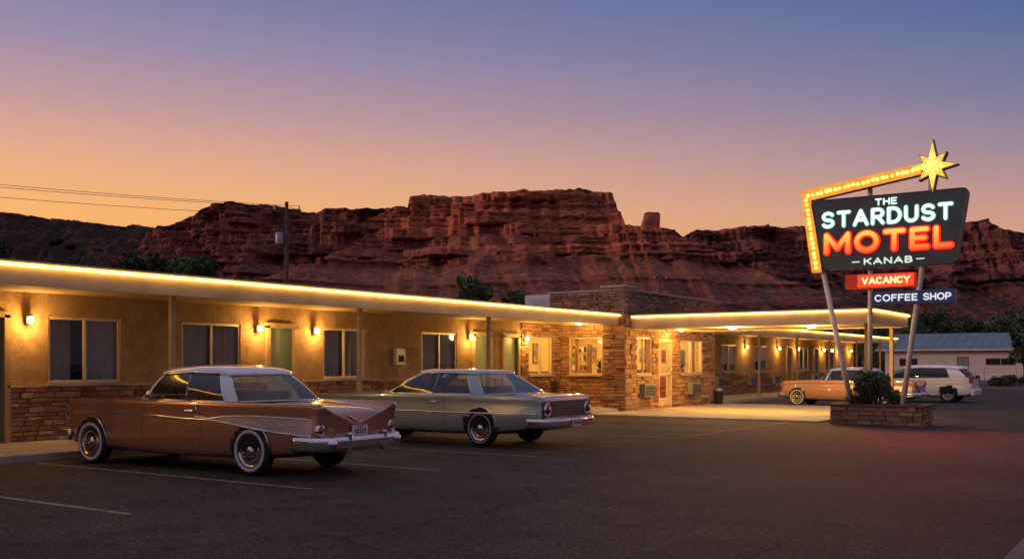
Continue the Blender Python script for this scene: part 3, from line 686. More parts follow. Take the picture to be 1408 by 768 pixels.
    def strip(nm,path,wd,mat,h=.008,sides=(1,-1)):
        pts=[]
        for i in range(len(path)-1):
            a,b_=Vector(path[i]),Vector(path[i+1]); m_=max(1,int((b_-a).length/.05))
            for k in range(m_): pts.append(a.lerp(b_,k/m_))
        pts.append(Vector(path[-1]))
        for sg in sides:
            V=[];F=[]
            for i,p in enumerate(pts):
                d=pts[min(i+1,len(pts)-1)]-pts[max(i-1,0)]; d.normalize(); nn=Vector((-d.y,d.x))
                a=p+nn*wd/2; b_=p-nn*wd/2
                V+=[side(a.x,a.y,sg,.001),side(p.x,p.y,sg,h),side(b_.x,b_.y,sg,.001)]
            for i in range(len(pts)-1):
                for j in range(2): F.append((3*i+j,3*i+3+j,3*i+4+j,3*i+1+j))
            M(nm,V,F,mat,C,True)
    def sidepanel(nm,lo,hi,mat,off=.003):
        N=30;K=6
        def itp(pl,x):
            for i in range(len(pl)-1):
                a,b_=pl[i],pl[i+1]
                if min(a[0],b_[0])<=x<=max(a[0],b_[0]): return a[1]+(b_[1]-a[1])*(x-a[0])/(b_[0]-a[0])
            return pl[-1][1]
        x0,x1=lo[0][0],lo[-1][0]
        for sg in (1,-1):
            V=[];F=[]
            for i in range(N+1):
                x=x0+(x1-x0)*i/N; za,zb=itp(lo,x),itp(hi,x)
                for j in range(K+1): V.append(side(x,za+(zb-za)*j/K,sg,off))
            for i in range(N):
                for j in range(K):
                    a=i*(K+1)+j; F.append((a,a+K+1,a+K+2,a+1))
            M(nm,V,F,mat,C,True)
    for wx in P['wx']:
        strip('arch_trim',[(wx+math.cos(t_)*(cr_+.008),zc_+math.sin(t_)*(cr_+.008)) for t_ in [R(a) for a in range(-12,193,8)]],.016,P.get('lip',chrome),.009)
    for wx in P['wx']:
        for sg in (1,-1): make_wheel(P,C,wx,sg*(P['wy']-.10),sg)
    gb,gr=P['gb'],P['gr']; NW=10; gl=P.get('glass',carglass)
    def ringpts(keys,p1,p2):
        segs=[]
        k=keys
        def curve(a,b_,p):
            o=[]
            for i in range(NW+1):
                t_=i/NW; y=b_[1]*math.sin(t_*math.pi/2); c=(1-(y/b_[1])**p)**(1/p) if y<b_[1] else 0
                o.append(Vector((b_[0]+(a[0]-b_[0])*c,y,b_[2]+(a[2]-b_[2])*c)))
            return o
        segs.append(curve(k[0],k[1],p1))
        for i in range(1,len(k)-2):
            m_=5; segs.append([Vector(k[i]).lerp(Vector(k[i+1]),j/m_) for j in range(m_+1)])
        segs.append(curve(k[-1],k[-2],p2)[::-1])
        return segs
    sb=ringpts(gb,P.get('p1',2.4),P.get('p2',2.4)); sr=ringpts(gr,P.get('p1r',3.),P.get('p2r',3.))
    kinds=P['kinds']
    def panel(i,sg,inset=0):
        rows=6; V=[];F=[]; a,b_=sb[i],sr[i]; m_=len(a)
        for r_ in range(rows+1):
            v=r_/rows
            for j in range(m_):
                p=a[j].lerp(b_[j],v); nn=Vector((p.x-(-.6),p.y*2,0)).normalized()
                p=p+nn*(P.get('bulge',.03)*math.sin(math.pi*v)-inset); V.append((p.x,sg*p.y,p.z))
        for r_ in range(rows):
            for j in range(m_-1): F.append((r_*m_+j,r_*m_+j+1,(r_+1)*m_+j+1,(r_+1)*m_+j))
        return V,F,m_,rows
    trims=[]
    for i,kd in enumerate(kinds):
        V=[];F=[]
        if kd in('windshield','rear_window'):
            for sg in (1,-1):
                v,f,m_,rows=panel(i,sg); k=len(V); V+=v; F+=[tuple(x+k for x in q) for q in f]
            o=M(kd,V,F,gl,C,True)
            bm=bmesh.new(); bm.from_mesh(o.data); bmesh.ops.remove_doubles(bm,verts=bm.verts,dist=1e-4); bmesh.ops.recalc_face_normals(bm,faces=bm.faces); bm.to_mesh(o.data); bm.free()
            v,f,m_,rows=panel(i,1,inset=-.004)
            for sg in (1,-1):
                fl=lambda q:(q[0],sg*q[1],q[2])
                trims.append([fl(v[j]) for j in range(m_)]); trims.append([fl(v[rows*m_+j]) for j in range(m_)])
                e=m_-1 if kd=='windshield' else 0
                trims.append([fl(v[r_*m_+e]) for r_ in range(rows+1)])
        elif kd=='side_window':
            for sg in (1,-1):
                v,f,m_,rows=panel(i,sg); M('side_window',v,f,gl,C,True)
                v,f,m_,rows=panel(i,sg,inset=-.004)
                trims.append([v[j] for j in range(m_)]); trims.append([v[rows*m_+j] for j in range(m_)])
                for e in (0,m_-1): trims.append([v[r_*m_+e] for r_ in range(rows+1)])
        else:
            for sg in (1,-1):
                v,f,m_,rows=panel(i,sg,inset=-.002); v2,f2,_,_=panel(i,sg,inset=.03)
                k=len(v); M(kd,v+v2,f+[tuple(x+k for x in q) for q in f2],P['roofpaint'],C,True)
    tubes('window_trim',trims,P.get('trr',.009),P.get('wtrim',chrome),C,6)
    rr_=[]
    for i,sg_ in enumerate(sr): rr_+= sg_ if i==0 else sg_[1:]
    half=rr_; full=half+[Vector((p.x,-p.y,p.z)) for p in half[-2:0:-1]]
    xc=(half[0].x+half[-1].x)/2; V=[];F=[]; m_=len(full)
    lv=P['roofl']
    zmean=sum(p.z for p in full)/m_
    for (s_,dz) in lv:
        for p in full:
            q_=min(1,s_); q_=q_**2; fz=p.z*q_+zmean*(1-q_)
            V.append((xc+(p.x-xc)*s_,p.y*s_,fz+dz))
    for i in range(len(lv)-1):
        for k in range(m_):
            k2=(k+1)%m_; F.append((i*m_+k,i*m_+k2,(i+1)*m_+k2,(i+1)*m_+k))
    F.append(tuple((len(lv)-1)*m_+k for k in range(m_))); F.append(tuple(range(m_))[::-1])
    recalc(M('roof',V,F,P['roofpaint'],C,True))
    for sg in (1,-1): tubes('drip_rail',[[(p.x,sg*(p.y*1.025),p.z+.004) for s2 in sr[1:-1] for p in s2]],.008,P.get('wtrim',chrome),C,6)
    bb=[]
    for i,sg_ in enumerate(sb): bb+= sg_ if i==0 else sg_[1:]
    fb=bb+[Vector((p.x,-p.y,p.z)) for p in bb[-2:0:-1]]
    xm=(bb[0].x+bb[-1].x)/2
    M('interior',[(xm+(p.x-xm)*.975,p.y*.97,p.z+.006) for p in fb],[tuple(range(len(fb)))],cabin,C)
    zb_=P['gb'][3][2]
    for x in P['seats']:
        box('seat',(x-.09,-.60,zb_-.1),(x+.09,.60,zb_+.12),seatm,C,.04)
    sw=P['gb'][2][0]-.32
    tubes('steering_wheel',[[(sw+.07*math.sin(t_),.36+.18*math.cos(t_),zb_+.10+.16*math.sin(t_)) for t_ in [2*math.pi*k/20 for k in range(20)]]],.011,dark,C,6,True)
    box('dashboard',(sw+.18,-.62,zb_-.02),(sw+.36,.62,zb_+.05),cabin,C,.02)
    def bumper(nm,d,xb,w,z0,hh,dp=.055,wrap=.38,flare=0):
        P2=[(xb+d*(-wrap),-w),(xb+d*(-wrap*.5),-w)]
        for k in range(13):
            y=-w+2*w*k/12; x=xb+d*(-.10*(abs(y)/w)**3) if 0<k<12 else xb-d*.14
            P2.append((x,y*.985 if k in(0,12) else y))
        P2+=[(xb+d*(-wrap*.5),w),(xb+d*(-wrap),w)]
        Q=[]
        for i in range(len(P2)-1):
            p0=Vector(P2[max(i-1,0)]);p1=Vector(P2[i]);p2=Vector(P2[i+1]);p3=Vector(P2[min(i+2,len(P2)-1)])
            for k in range(4):
                t_=k/4; Q.append(.5*((2*p1)+(-p0+p2)*t_+(2*p0-5*p1+4*p2-p3)*t_*t_+(-p0+3*p1-3*p2+p3)*t_**3))
        Q.append(Vector(P2[-1]))
        sec=[(0,-hh/2),(dp*.75,-hh*.42),(dp,-hh*.2),(dp*.8,0),(dp,hh*.2),(dp*.75,hh*.42),(0,hh/2),(-.02,0)]
        V=[];F=[]
        for i,q in enumerate(Q):
            tn=(Q[min(i+1,len(Q)-1)]-Q[max(i-1,0)]).normalized(); nn=Vector((tn.y,-tn.x))
            if nn.x*d<0 and abs(nn.x)>.3: nn=-nn
            elif abs(nn.x)<=.3: nn=Vector((nn.x,math.copysign(abs(nn.y),q.y)))
            for (o_,zz) in sec: V.append((q.x+nn.x*o_,q.y+nn.y*o_,z0+zz+flare*(abs(q.y)/w)**2))
        k=len(sec)
        for i in range(len(Q)-1):
            for j in range(k):
                j2=(j+1)%k; F.append((i*k+j,i*k+j2,(i+1)*k+j2,(i+1)*k+j))
        F.append(tuple(range(k))); F.append(tuple((len(Q)-1)*k+j for j in range(k)))
        return recalc(M(nm,V,F,P.get('bumpmat',chrome),C,True))
    P['extra'](C,dict(side=side,rear=rear,topz=topz,strip=strip,sidepanel=sidepanel,bumper=bumper,P=P))
    return C
def disc(nm,x,y,z,r,mat,C,d=-1,dep=.03,n=24,lip=None):
    o=lathe(nm,[(0,dep),(r*.6,dep*.85),(r*.93,dep*.4),(r,0),(r,-.03)],mat,C,n,'X',(x,y,z)); o.scale=(d,1,1)
    if lip:
        l_=lathe(nm+'_rim',[(r-.002,-.03),(r-.002,dep*.3),(r+.015,dep*.5),(r+.03,dep*.2),(r+.032,-.03)],lip,C,n,'X',(x,y,z)); l_.scale=(d,1,1)
    return o
# --- finned hardtop
stA=[ # x,w,zb,zm,zs,zi,zd,zc,xo
(2.40,.66,.40,.50,.72,.72,.70,.72,0),(2.36,.78,.34,.50,.82,.82,.79,.78,0),(2.22,.845,.27,.50,.895,.895,.84,.83,0),(1.95,.868,.23,.50,.915,.91,.87,.885,0),(1.3,.88,.21,.50,.93,.92,.89,.92,0),
(.74,.885,.19,.50,.935,.93,.925,.945,0),(.38,.885,.185,.50,.935,.93,.915,.92,0),(-.5,.885,.18,.50,.935,.925,.90,.90,0),(-1.15,.885,.185,.50,.93,.92,.90,.90,0),(-1.45,.885,.192,.50,.928,.92,.91,.92,0),
(-1.85,.882,.21,.50,.926,.905,.895,.928,0),(-2.25,.872,.24,.50,.928,.875,.86,.905,0),(-2.52,.860,.27,.50,.930,.85,.825,.878,-.01),(-2.70,.850,.30,.50,.930,.835,.80,.850,-.03),(-2.79,.840,.32,.50,.926,.81,.77,.815,-.05),(-2.82,.815,.35,.50,.918,.78,.735,.77,-.06)]
def extraA(C,h):
    strip,side,rear,topz=h['strip'],h['side'],h['rear'],h['topz']; P=h['P']
    lo=[(-.85,.69),(-1.25,.655),(-1.7,.60),(-2.1,.565),(-2.5,.54),(-2.74,.53)]
    hi=[(-.85,.70),(-1.25,.745),(-1.7,.755),(-2.1,.75),(-2.5,.74),(-2.74,.73)]
    h['sidepanel']('quarter_panel_inlay',lo,hi,silverp)
    strip('side_moulding',[(2.15,.735),(1.4,.745),(.4,.72),(-.4,.695),(-.85,.69)]+lo[1:],.024,chrome,.016)
    strip('side_moulding',[(-.60,.735),(-.85,.705)]+hi[1:],.020,chrome,.014)
    strip('side_moulding',[(-.57,.92),(-.63,.83),(-.60,.735)],.016,chrome,.010)
    strip('fin_moulding',[(-1.75,.908),(-2.3,.914),(-2.6,.916),(-2.84,.908)],.016,chrome,.014)
    strip('belt_moulding',[(.44,.912),(-.5,.912),(-1.35,.910)],.014,chrome,.010)
    strip('rocker_moulding',[(1.24,.235),(-1.24,.215)],.024,chrome,.012)
    strip('door_gap',[(.44,.90),(.50,.6),(.46,.25)],.009,seam,.0015)
    strip('door_gap',[(-.66,.90),(-.74,.6),(-.70,.25)],.009,seam,.0015)
    strip('door_handle',[(-.42,.80),(-.57,.80)],.03,chrome,.035)
    def toptrip(path,wd,mat,nm):
        V=[];F=[]
        for i,p in enumerate(path):
            a=Vector(path[max(i-1,0)]);b_=Vector(path[min(i+1,len(path)-1)]);d=(b_-a).normalized();nn=Vector((-d.y,d.x))*wd/2
            V+=[topz(p[0]+nn.x,p[1]+nn.y,.003),topz(p[0]-nn.x,p[1]-nn.y,.003)]
        for i in range(len(path)-1): F.append((2*i,2*i+1,2*i+3,2*i+2))
        M(nm,V,F,mat,C)
    toptrip([(-2.70,.62),(-2.5,.63),(-2.3,.63),(-1.95,.60),(-1.86,.4),(-1.86,0),(-1.86,-.4),(-1.95,-.6),(-2.3,-.63),(-2.5,-.63),(-2.70,-.62)],.008,seam,'trunk_gap')
    toptrip([(2.2,.6),(1.6,.68),(1.05,.72),(.98,.6),(1.0,0),(.98,-.6),(1.05,-.72),(1.6,-.68),(2.2,-.6)],.008,seam,'hood_gap')
    for sg in (1,-1):
        pts=[]
        for zz in (.905,.87,.80,.74,.68,.62,.57): pts.append(rear(sg*.79,zz,.010))
        tube('fin_edge',pts,.013,chrome,C)
        disc('tail_light',rear(sg*.77,.60).x-.005,sg*.77,.60,.048,redlens,C,-1,.04,lip=chrome)
        disc('bumper_pod',-2.93,sg*.70,.44,.080,chrome,C,-1,.11)
        disc('headlight',2.37,sg*.68,.72,.085,clearlens,C,1,.03,lip=chrome)
        box('bumper_guard',(-3.03,sg*.38-.04,.31),(-2.93,sg*.38+.04,.57),chrome,C,.02)
    h['bumper']('bumper',-1,-2.97,.87,.43,.19,dp=.07,wrap=.5)
    h['bumper']('bumper',1,2.50,.86,.40,.17)
    boxes('grille',[((2.36,-.55,.46+i*.045),(2.425,.55,.475+i*.045)) for i in range(5)]+[((2.36,-.56+i*.07,.45),(2.415,-.55+i*.07,.68)) for i in range(17)],chrome,C)
    xv=rear(0,.69).x-.012
    tube('rear_emblem',[Vector((xv+.005,.20,.765)),Vector((xv-.012,0,.68)),Vector((xv+.005,-.20,.765))],.011,chrome,C)
    xq=rear(0,.58,.02).x-.01
    pl=empty('licence_plate'); pl.parent=C
    box('plate',(xq-.012,-.17,.51),(xq,.17,.65),platem,pl,.003)
    boxes('plate_frame',[((xq-.018,-.18,.50),(xq-.002,.18,.51)),((xq-.018,-.18,.65),(xq-.002,.18,.662))],chrome,pl)
    boxes('plate_marking',[((xq-.0145,-.13+i*.052,.535),(xq-.0125,-.098+i*.052,.60)) for i in range(5)]+[((xq-.0145,-.07,.62),(xq-.0125,.07,.635))],plate_ink,pl)
    for sg in (1,-1):
        y_=side(-2.25,.66,sg,.006).y
        for w_,a_,b_ in (('BEL',-.15,-.01),('AIR',.02,.13)):
            o=stroke_word('model_script',w_,a_,b_,-.021,.021,.004,chrome,C,0,flat=.8,seg=6); o.location=(-2.35,y_,.655); o.rotation_euler=(0,0,math.pi if sg>0 else 0)
    tube('mirror_stem',[side(.32,.92,1),side(.32,.92,1)+Vector((0,.03,.07))],.008,chrome,C); disc('mirror',.30,side(.32,.92,1).y+.03,1.0,.045,chrome,C,-1,.02)
gbA=[(.88,0,.955),(.58,.72,.93),(.48,.775,.93),(-.36,.80,.93),(-1.12,.80,.93),(-1.34,.76,.93),(-1.76,0,.94)]
grA=[(.50,0,1.285),(.40,.53,1.270),(.33,.585,1.270),(-.30,.62,1.305),(-.84,.61,1.290),(-1.02,.57,1.262),(-1.34,0,1.272)]
roofA=[(.97,-.012),(1.0,-.010),(1.018,.002),(1.018,.018),(1.0,.034),(.965,.052),(.90,.073),(.79,.094),(.62,.111),(.42,.122),(.2,.128),(.05,.129)]
kn=['windshield','front_pillar','side_window','side_window','rear_pillar','rear_window']
PA=dict(st=stA,paint=copper,roofpaint=whitep,wr=.315,ar=.352,wx=(1.66,-1.66),wy=.88,ww=(.218,.266),gb=gbA,gr=grA,kinds=kn,seats=(-.28,-.98),extra=extraA,p1=2.6,p2=2.3,p1r=2.3,p2r=2.2,roofl=roofA,wsx=1/.96,cr=.7)
c1=make_car('parked_car',PA,(-11.80,9.76,.004),math.pi+R(3),'copper finned hardtop coupe with white roof parked before the motel',group='cars parked at the motel'); c1.scale=(.96,.93,1.02)
PC=dict(PA); PC['paint']=copper2
c3=make_car('parked_car',PC,(-10.15,35.9,.004),math.pi,'peach finned coupe with white roof parked beyond the canopy',group='cars parked at the motel'); c3.scale=(.87,.93,.95)
# --- long flat sedan
stB=[(2.52,.78,.36,.48,.74,.74,.735,.735,0),(2.48,.85,.31,.48,.79,.79,.785,.785,0),(2.3,.89,.27,.48,.825,.825,.815,.82,0),(1.5,.90,.22,.48,.84,.84,.835,.855,0),(.9,.91,.20,.48,.85,.85,.85,.87,0),(.4,.91,.19,.48,.855,.85,.83,.84,0),
(-.6,.91,.185,.48,.855,.845,.82,.82,0),(-1.3,.91,.19,.48,.855,.845,.82,.83,0),(-1.8,.91,.21,.48,.855,.85,.845,.86,0),(-2.1,.91,.23,.48,.852,.85,.848,.865,0),(-2.5,.905,.28,.48,.848,.848,.842,.855,0),(-2.68,.90,.31,.48,.835,.835,.83,.838,0),(-2.72,.88,.34,.48,.805,.805,.80,.805,0)]
ribm=surf('ribbed_dark_metal',(.10,.10,.10),.3,1,.1,6)
def extraB(C,h):
    strip,side,rear=h['strip'],h['side'],h['rear']
    strip('side_moulding',[(2.4,.57),(.5,.56),(-1.2,.55),(-2.62,.56)],.024,chrome,.014)
    strip('upper_moulding',[(2.35,.80),(.5,.825),(-1.2,.825),(-2.6,.815)],.014,chrome,.010)
    strip('rocker_moulding',[(1.1,.245),(-1.05,.225)],.035,chrome,.010)
    strip('door_gap',[(.62,.83),(.66,.55),(.60,.24)],.009,seam,.0015)
    strip('door_gap',[(-.66,.83),(-.72,.55),(-.68,.24)],.009,seam,.0015)
    strip('door_handle',[(-.40,.72),(-.55,.72)],.03,chrome,.035)
    x=rear(0,.62).x
    boxes('rear_grille',[((x-.04,-.87,.49),(x+.02,.87,.51)),((x-.04,-.87,.745),(x+.02,.87,.767))]+[((x-.028,-.56,.535+i*.034),(x+.02,.56,.547+i*.034)) for i in range(6)],chrome,C)
    boxes('rear_grille_back',[((x-.012,-.85,.511),(x+.02,.85,.744))],ribm,C)
    for sg in (1,-1):
        disc('tail_light',x-.02,sg*.71,.63,.082,redlens,C,-1,.06,lip=chrome)
        disc('reverse_light',x-.07,sg*.71,.63,.026,clearlens,C,-1,.02)
        disc('headlight',2.49,sg*.72,.62,.08,clearlens,C,1,.03,lip=chrome); disc('headlight',2.51,sg*.53,.62,.08,clearlens,C,1,.03,lip=chrome)
    boxes('grille',[((2.48,-.45,.52+i*.04),(2.54,.45,.535+i*.04)) for i in range(5)],chrome,C)
    h['bumper']('bumper',-1,-2.84,.91,.41,.16,dp=.065); h['bumper']('bumper',1,2.60,.90,.40,.15)
    pl=empty('licence_plate'); pl.parent=C
    box('plate',(-2.925,-.16,.34),(-2.913,.16,.47),platem,pl,.003)
    boxes('plate_marking',[((-2.9285,-.12+i*.05,.375),(-2.9255,-.09+i*.05,.43)) for i in range(5)],plate_ink,pl)
gbB=[(1.02,0,.88),(.74,.74,.855),(.62,.80,.855),(-.40,.82,.855),(-1.24,.82,.855),(-1.50,.79,.855),(-2.00,0,.87)]
grB=[(.12,0,1.215),(.04,.57,1.195),(-.03,.61,1.19),(-.44,.64,1.20),(-1.02,.63,1.19),(-1.18,.59,1.175),(-1.32,0,1.190)]
roofB=[(.97,-.012),(1.005,-.008),(1.014,.004),(1.008,.018),(.98,.032),(.92,.046),(.8,.060),(.6,.070),(.35,.076),(.1,.078)]
PB=dict(st=stB,paint=bluep,roofpaint=surf('pale_blue_roof_paint',(.36,.46,.50),.26,.2,.03,2,coat=1),wr=.305,ar=.342,wx=(1.50,-1.47),wy=.905,ww=(.222,.244),gb=gbB,gr=grB,kinds=kn,seats=(-.35,-1.15),extra=extraB,p1=2.6,p2=3.2,p1r=3,p2r=4,bulge=.02,roofl=roofB,wsx=1,cr=.8)
c2=make_car('parked_car',PB,(-11.85,15.25,.004),math.pi+R(1),'pale silver green hardtop sedan with round tail lights parked at motel',group='cars parked at the motel'); c2.scale=(1.0,.97,1.07)
# --- minivan
stV=[(2.15,.60,.30,.42,.55,.55,.55,.56,0),(2.1,.74,.26,.42,.64,.64,.64,.65,0),(1.85,.84,.22,.45,.74,.74,.74,.76,0),(1.3,.87,.20,.46,.84,.84,.85,.87,0),(.8,.88,.19,.46,.89,.89,.88,.89,0),(-.5,.88,.19,.46,.93,.92,.88,.88,0),(-1.6,.88,.2,.46,.95,.94,.88,.88,0),(-2.0,.86,.24,.46,.95,.94,.88,.88,0),(-2.15,.80,.30,.46,.93,.92,.88,.88,0)]
gbV=[(1.55,0,.89),(1.15,.78,.89),(1.0,.83,.90),(-.15,.86,.925),(-1.35,.86,.95),(-1.95,.80,.96),(-2.14,.0,.96)]
grV=[(.40,0,1.27),(.15,.56,1.26),(.06,.62,1.265),(-.30,.68,1.29),(-1.20,.67,1.28),(-1.62,.60,1.24),(-1.86,0,1.25)]
roofV=[(.97,-.012),(1.0,-.008),(1.02,.008),(1.02,.035),(.985,.070),(.93,.100),(.8,.128),(.6,.146),(.3,.154),(.1,.156)]
def extraV(C,h):
    h['strip']('door_gap',[(.7,.88),(.7,.3)],.01,seam,.0015); h['strip']('door_gap',[(-.3,.88),(-.3,.28)],.01,seam,.0015); h['strip']('slide_rail',[(-.3,.70),(-1.9,.70)],.015,seam,.003)
    for sg in (1,-1):
        box('tail_light',(-2.17,sg*.76-.05,.72),(-2.02,sg*.76+.06,1.02),redlens,C,.03)
        box('headlight',(1.95,sg*.70-.1,.55),(2.08,sg*.70+.1,.68),clearlens,C,.03)
    box('bumper',(-2.23,-.80,.26),(-2.1,.80,.5),vanp,C,.05); box('bumper',(2.05,-.76,.24),(2.2,.76,.45),vanp,C,.05)
PV=dict(st=stV,paint=vanp,roofpaint=vanp,wr=.30,ar=.335,wx=(1.35,-1.32),wy=.875,ww=None,gb=gbV,gr=grV,kinds=kn,seats=(-.2,-1.0),extra=extraV,lip=seam,wtrim=seam,bumpmat=vanp,p1=2.6,p2=3,p1r=2.4,p2r=2.8,rimmat=metalgrey,glass=vanglass,roofl=roofV,trr=.008,bulge=.06)
make_car('parked_van',PV,(-9.05,41.6,.004),math.pi,'white minivan with dark windows parked at the end of lot','minivan')
# ---------------------------------------------------------------- sign
SG=empty('motel_sign',(-6.3,25.2,0),0,'tall retro neon motel sign with starburst on leaning poles','sign')
ox,oy=-6.3,25.2
def sp(x,z,n=0): return (x-ox,-n,z)
panelm=surf('sign_panel_slate',(.042,.064,.070),.35,0,.2,3,coat=.3); paneledge=surf('sign_edge',(.10,.11,.12),.5,.5,.1,3)
def roundpoly(pts,r,n=5):
    o=[];m_=len(pts)
    for i in range(m_):
        p=Vector(pts[i]);a=(Vector(pts[i-1])-p).normalized();b_=(Vector(pts[(i+1)%m_])-p).normalized()
        s_=p+a*r;e=p+b_*r
        for k in range(n+1):
            t_=k/n; o.append((1-t_)**2*s_+2*t_*(1-t_)*p+t_*t_*e)
    return o
def prism(nm,pts,n0,n1,mat,par,side=None):
    m_=len(pts); V=[sp(p[0],p[1],n0) for p in pts]+[sp(p[0],p[1],n1) for p in pts]
    F=[tuple(range(m_)),tuple(range(m_,2*m_))[::-1]]+[(i,(i+1)%m_,m_+(i+1)%m_,m_+i) for i in range(m_)]
    o=M(nm,V,F,[mat]+([side] if side else []),par)
    if side:
        for i in range(2,len(F)): o.data.polygons[i].material_index=1
    return recalc(o)
pp=roundpoly([(-7.93,5.47),(-4.31,5.47),(-4.57,3.76),(-7.62,3.76)],.14)
prism('sign_panel',pp,-.14,.14,panelm,SG,paneledge)
tubes('panel_border',[[sp(p[0],p[1],.145) for p in pp]],.014,paneledge,SG,6,True)
def SW(nm,s,x0,x1,z0,z1,rad,mat,n0,**k): return stroke_word(nm,s,x0-ox,x1-ox,z0,z1,rad,mat,SG,n0,**k)
tealw=emis('neon_pale_mint',(.74,1,.88),1.0,(.5,.7,.65)); tealh=glow(surf('letter_housing_mint',(.16,.24,.22),.5),(.22,.80,.66),.30)
redn=emis('neon_red',(1,.018,.008),1.5,(.5,.02,.01)); cream=emis('neon_cream',(1,.60,.24),1.5); wht=emis('lit_white',(.62,.9,.82),.8)
# MOTEL tubes: yellow-orange gas glow towards the top of each letter, red at the foot
orn,t,b=newmat('neon_orange_graded'); tc=t.n('ShaderNodeTexCoord'); sz=t.n('ShaderNodeSeparateXYZ'); t.l(tc.outputs['Object'],sz.inputs[0])
mr=t.n('ShaderNodeMapRange'); t.l(sz.outputs[2],mr.inputs[0]); mr.inputs[1].default_value=4.12; mr.inputs[2].default_value=4.66
rm=t.ramp(mr.outputs[0],[(0,(1,.07,.014)),(.4,(1,.18,.03)),(1,(1,.46,.07))]); t.l(rm.outputs[0],b.inputs['Emission Color']); b.inputs['Emission Strength'].default_value=1.6; b.inputs['Base Color'].default_value=(.6,.1,.02,1)
SW('lettering_the','THE',-6.38,-5.87,5.225,5.395,.020,tealw,.16,flat=.6,gap=.4)
SW('lettering_name_housing','STARDUST',-7.67,-4.61,4.745,5.19,.060,tealh,.15,flat=.5,gap=.46)
SW('lettering_name','STARDUST',-7.67,-4.61,4.745,5.19,.043,tealw,.18,flat=.5,gap=.46,inset=.017)
SW('lettering_motel_housing','MOTEL',-7.62,-4.60,4.09,4.68,.092,redn,.15,flat=.5,gap=.46)
SW('lettering_motel','MOTEL',-7.62,-4.60,4.09,4.68,.056,orn,.19,flat=.6,gap=.46,inset=.036)
SW('lettering_town','KANAB',-6.64,-5.52,3.825,3.99,.018,wht,.16,flat=.6,gap=.4)
boxes('lettering_dash',[((-6.92-ox,-.17,3.895),(-6.74-ox,-.155,3.92))],wht,SG); boxes('lettering_dash',[((-5.44-ox,-.17,3.895),(-5.26-ox,-.155,3.92))],wht,SG)
vb=emis('vacancy_red',(1,.060,.012),1.15,(.4,.02,.02)); dk=glow(surf('dim_red',(.16,.014,.01),.5),(1,.03,.01),.28)
boxes('vacancy_box',[((-7.10-ox,-.10,3.27),(-5.48-ox,.10,3.61))],dk,SG,bv=.01)
boxes('vacancy_panel',[((-6.80-ox,-.115,3.29),(-5.50-ox,-.103,3.59))],vb,SG)
SW('lettering_vacancy','VACANCY',-6.70,-5.58,3.355,3.535,.021,cream,.13,flat=.6,gap=.34)
cb=glow(surf('coffee_navy',(.025,.06,.15),.4,0,.1,4),(.02,.06,.2),.06)
boxes('coffee_box',[((-6.48-ox,-.10,2.86),(-4.60-ox,.10,3.18))],cb,SG,bv=.01)
sw_=emis('soft_white',(.8,.85,1),.75)
SW('lettering_coffee','COFFEE',-6.40,-5.42,2.935,3.105,.017,sw_,.11,flat=.6,gap=.36); SW('lettering_shop','SHOP',-5.30,-4.68,2.935,3.105,.017,sw_,.11,flat=.6,gap=.36)
# arrow band
m,t,b=newmat('glowing_yellow_paint'); yel=m; tc=t.n('ShaderNodeTexCoord'); nn_=t.n('ShaderNodeTexNoise',Scale=6,Detail=3); t.l(tc.outputs['Object'],nn_.inputs['Vector'])
rm=t.ramp(nn_.outputs[0],[(.35,(.75,.20,.012)),(.65,(1,.40,.03))]); t.l(rm.outputs[0],b.inputs['Emission Color']); b.inputs['Emission Strength'].default_value=.85; b.inputs['Base Color'].default_value=(.6,.3,.03,1)  # yellow paint with a mottled bulb-light glow put into its emission
band=[(-7.90,3.70),(-8.19,5.73),(-5.30,6.13),(-5.33,5.87),(-7.92,5.49),(-7.65,3.70)]
prism('arrow_band',band,-.10,.155,yel,SG,paneledge)
bm=bmesh.new(); bmesh.ops.create_icosphere(bm,subdivisions=2,radius=.046); bme=bpy.data.meshes.new('light_bulb'); bm.to_mesh(bme); bm.free(); bme.materials.append(emis('sign_bulb',(1,.56,.11),2.6)); bme.polygons.foreach_set('use_smooth',[True]*len(bme.polygons))
rb=random.Random(4)
def bulbs(p,q,n):
    for i in range(n):
        t_=(i+.5+rb.uniform(-.1,.1))/n; b_=bpy.data.objects.new('light_bulb',bme); link(b_,SG); b_.location=sp(p[0]+(q[0]-p[0])*t_+rb.uniform(-.008,.008),p[1]+(q[1]-p[1])*t_+rb.uniform(-.008,.008),.18); k_=rb.uniform(.8,1.1); b_.scale=(k_,k_,k_)
bulbs((-7.775,3.76),(-8.045,5.56),15); bulbs((-8.045,5.60),(-5.36,5.995),24)
def starpts(c,R1,R2,Rd,scale=1):
    o=[]
    for k in range(16):
        a=math.pi/2+k*math.pi/8
        r_=(R1 if k%8==0 else (R1*.88 if k%4==0 else (R2 if k%2==0 else Rd)))*scale
        o.append((c[0]+math.cos(a)*r_,c[1]+math.sin(a)*r_))
    return o
c0=(-5.08,6.03); prism('starburst',starpts(c0,.64,.44,.23),-.08,.16,surf('star_edge_gold',(.25,.13,.02),.5),SG,paneledge)
yst=emis('star_yellow',(1,.36,.025),.80,(.5,.25,.02))
def facet(nm,R1,R2,Rd,n0,n1,mat):
    ip=starpts(c0,R1,R2,Rd); m_=len(ip); V=[sp(p[0],p[1],n0) for p in ip]+[sp(c0[0],c0[1],n1)]; F=[(i,(i+1)%m_,m_) for i in range(m_)]
    recalc(M(nm,V,F,mat,SG))
facet('starburst_face',.61,.41,.21,.165,.22,yst)
facet('starburst_core',.36,.24,.13,.20,.29,emis('star_core',(1,.60,.12),1.2))
tubes('starburst_tube',[[sp(p[0],p[1],.21) for p in starpts(c0,.50,.335,.18)]],.012,emis('star_tube',(1,.60,.10),2.2),SG,6,True)
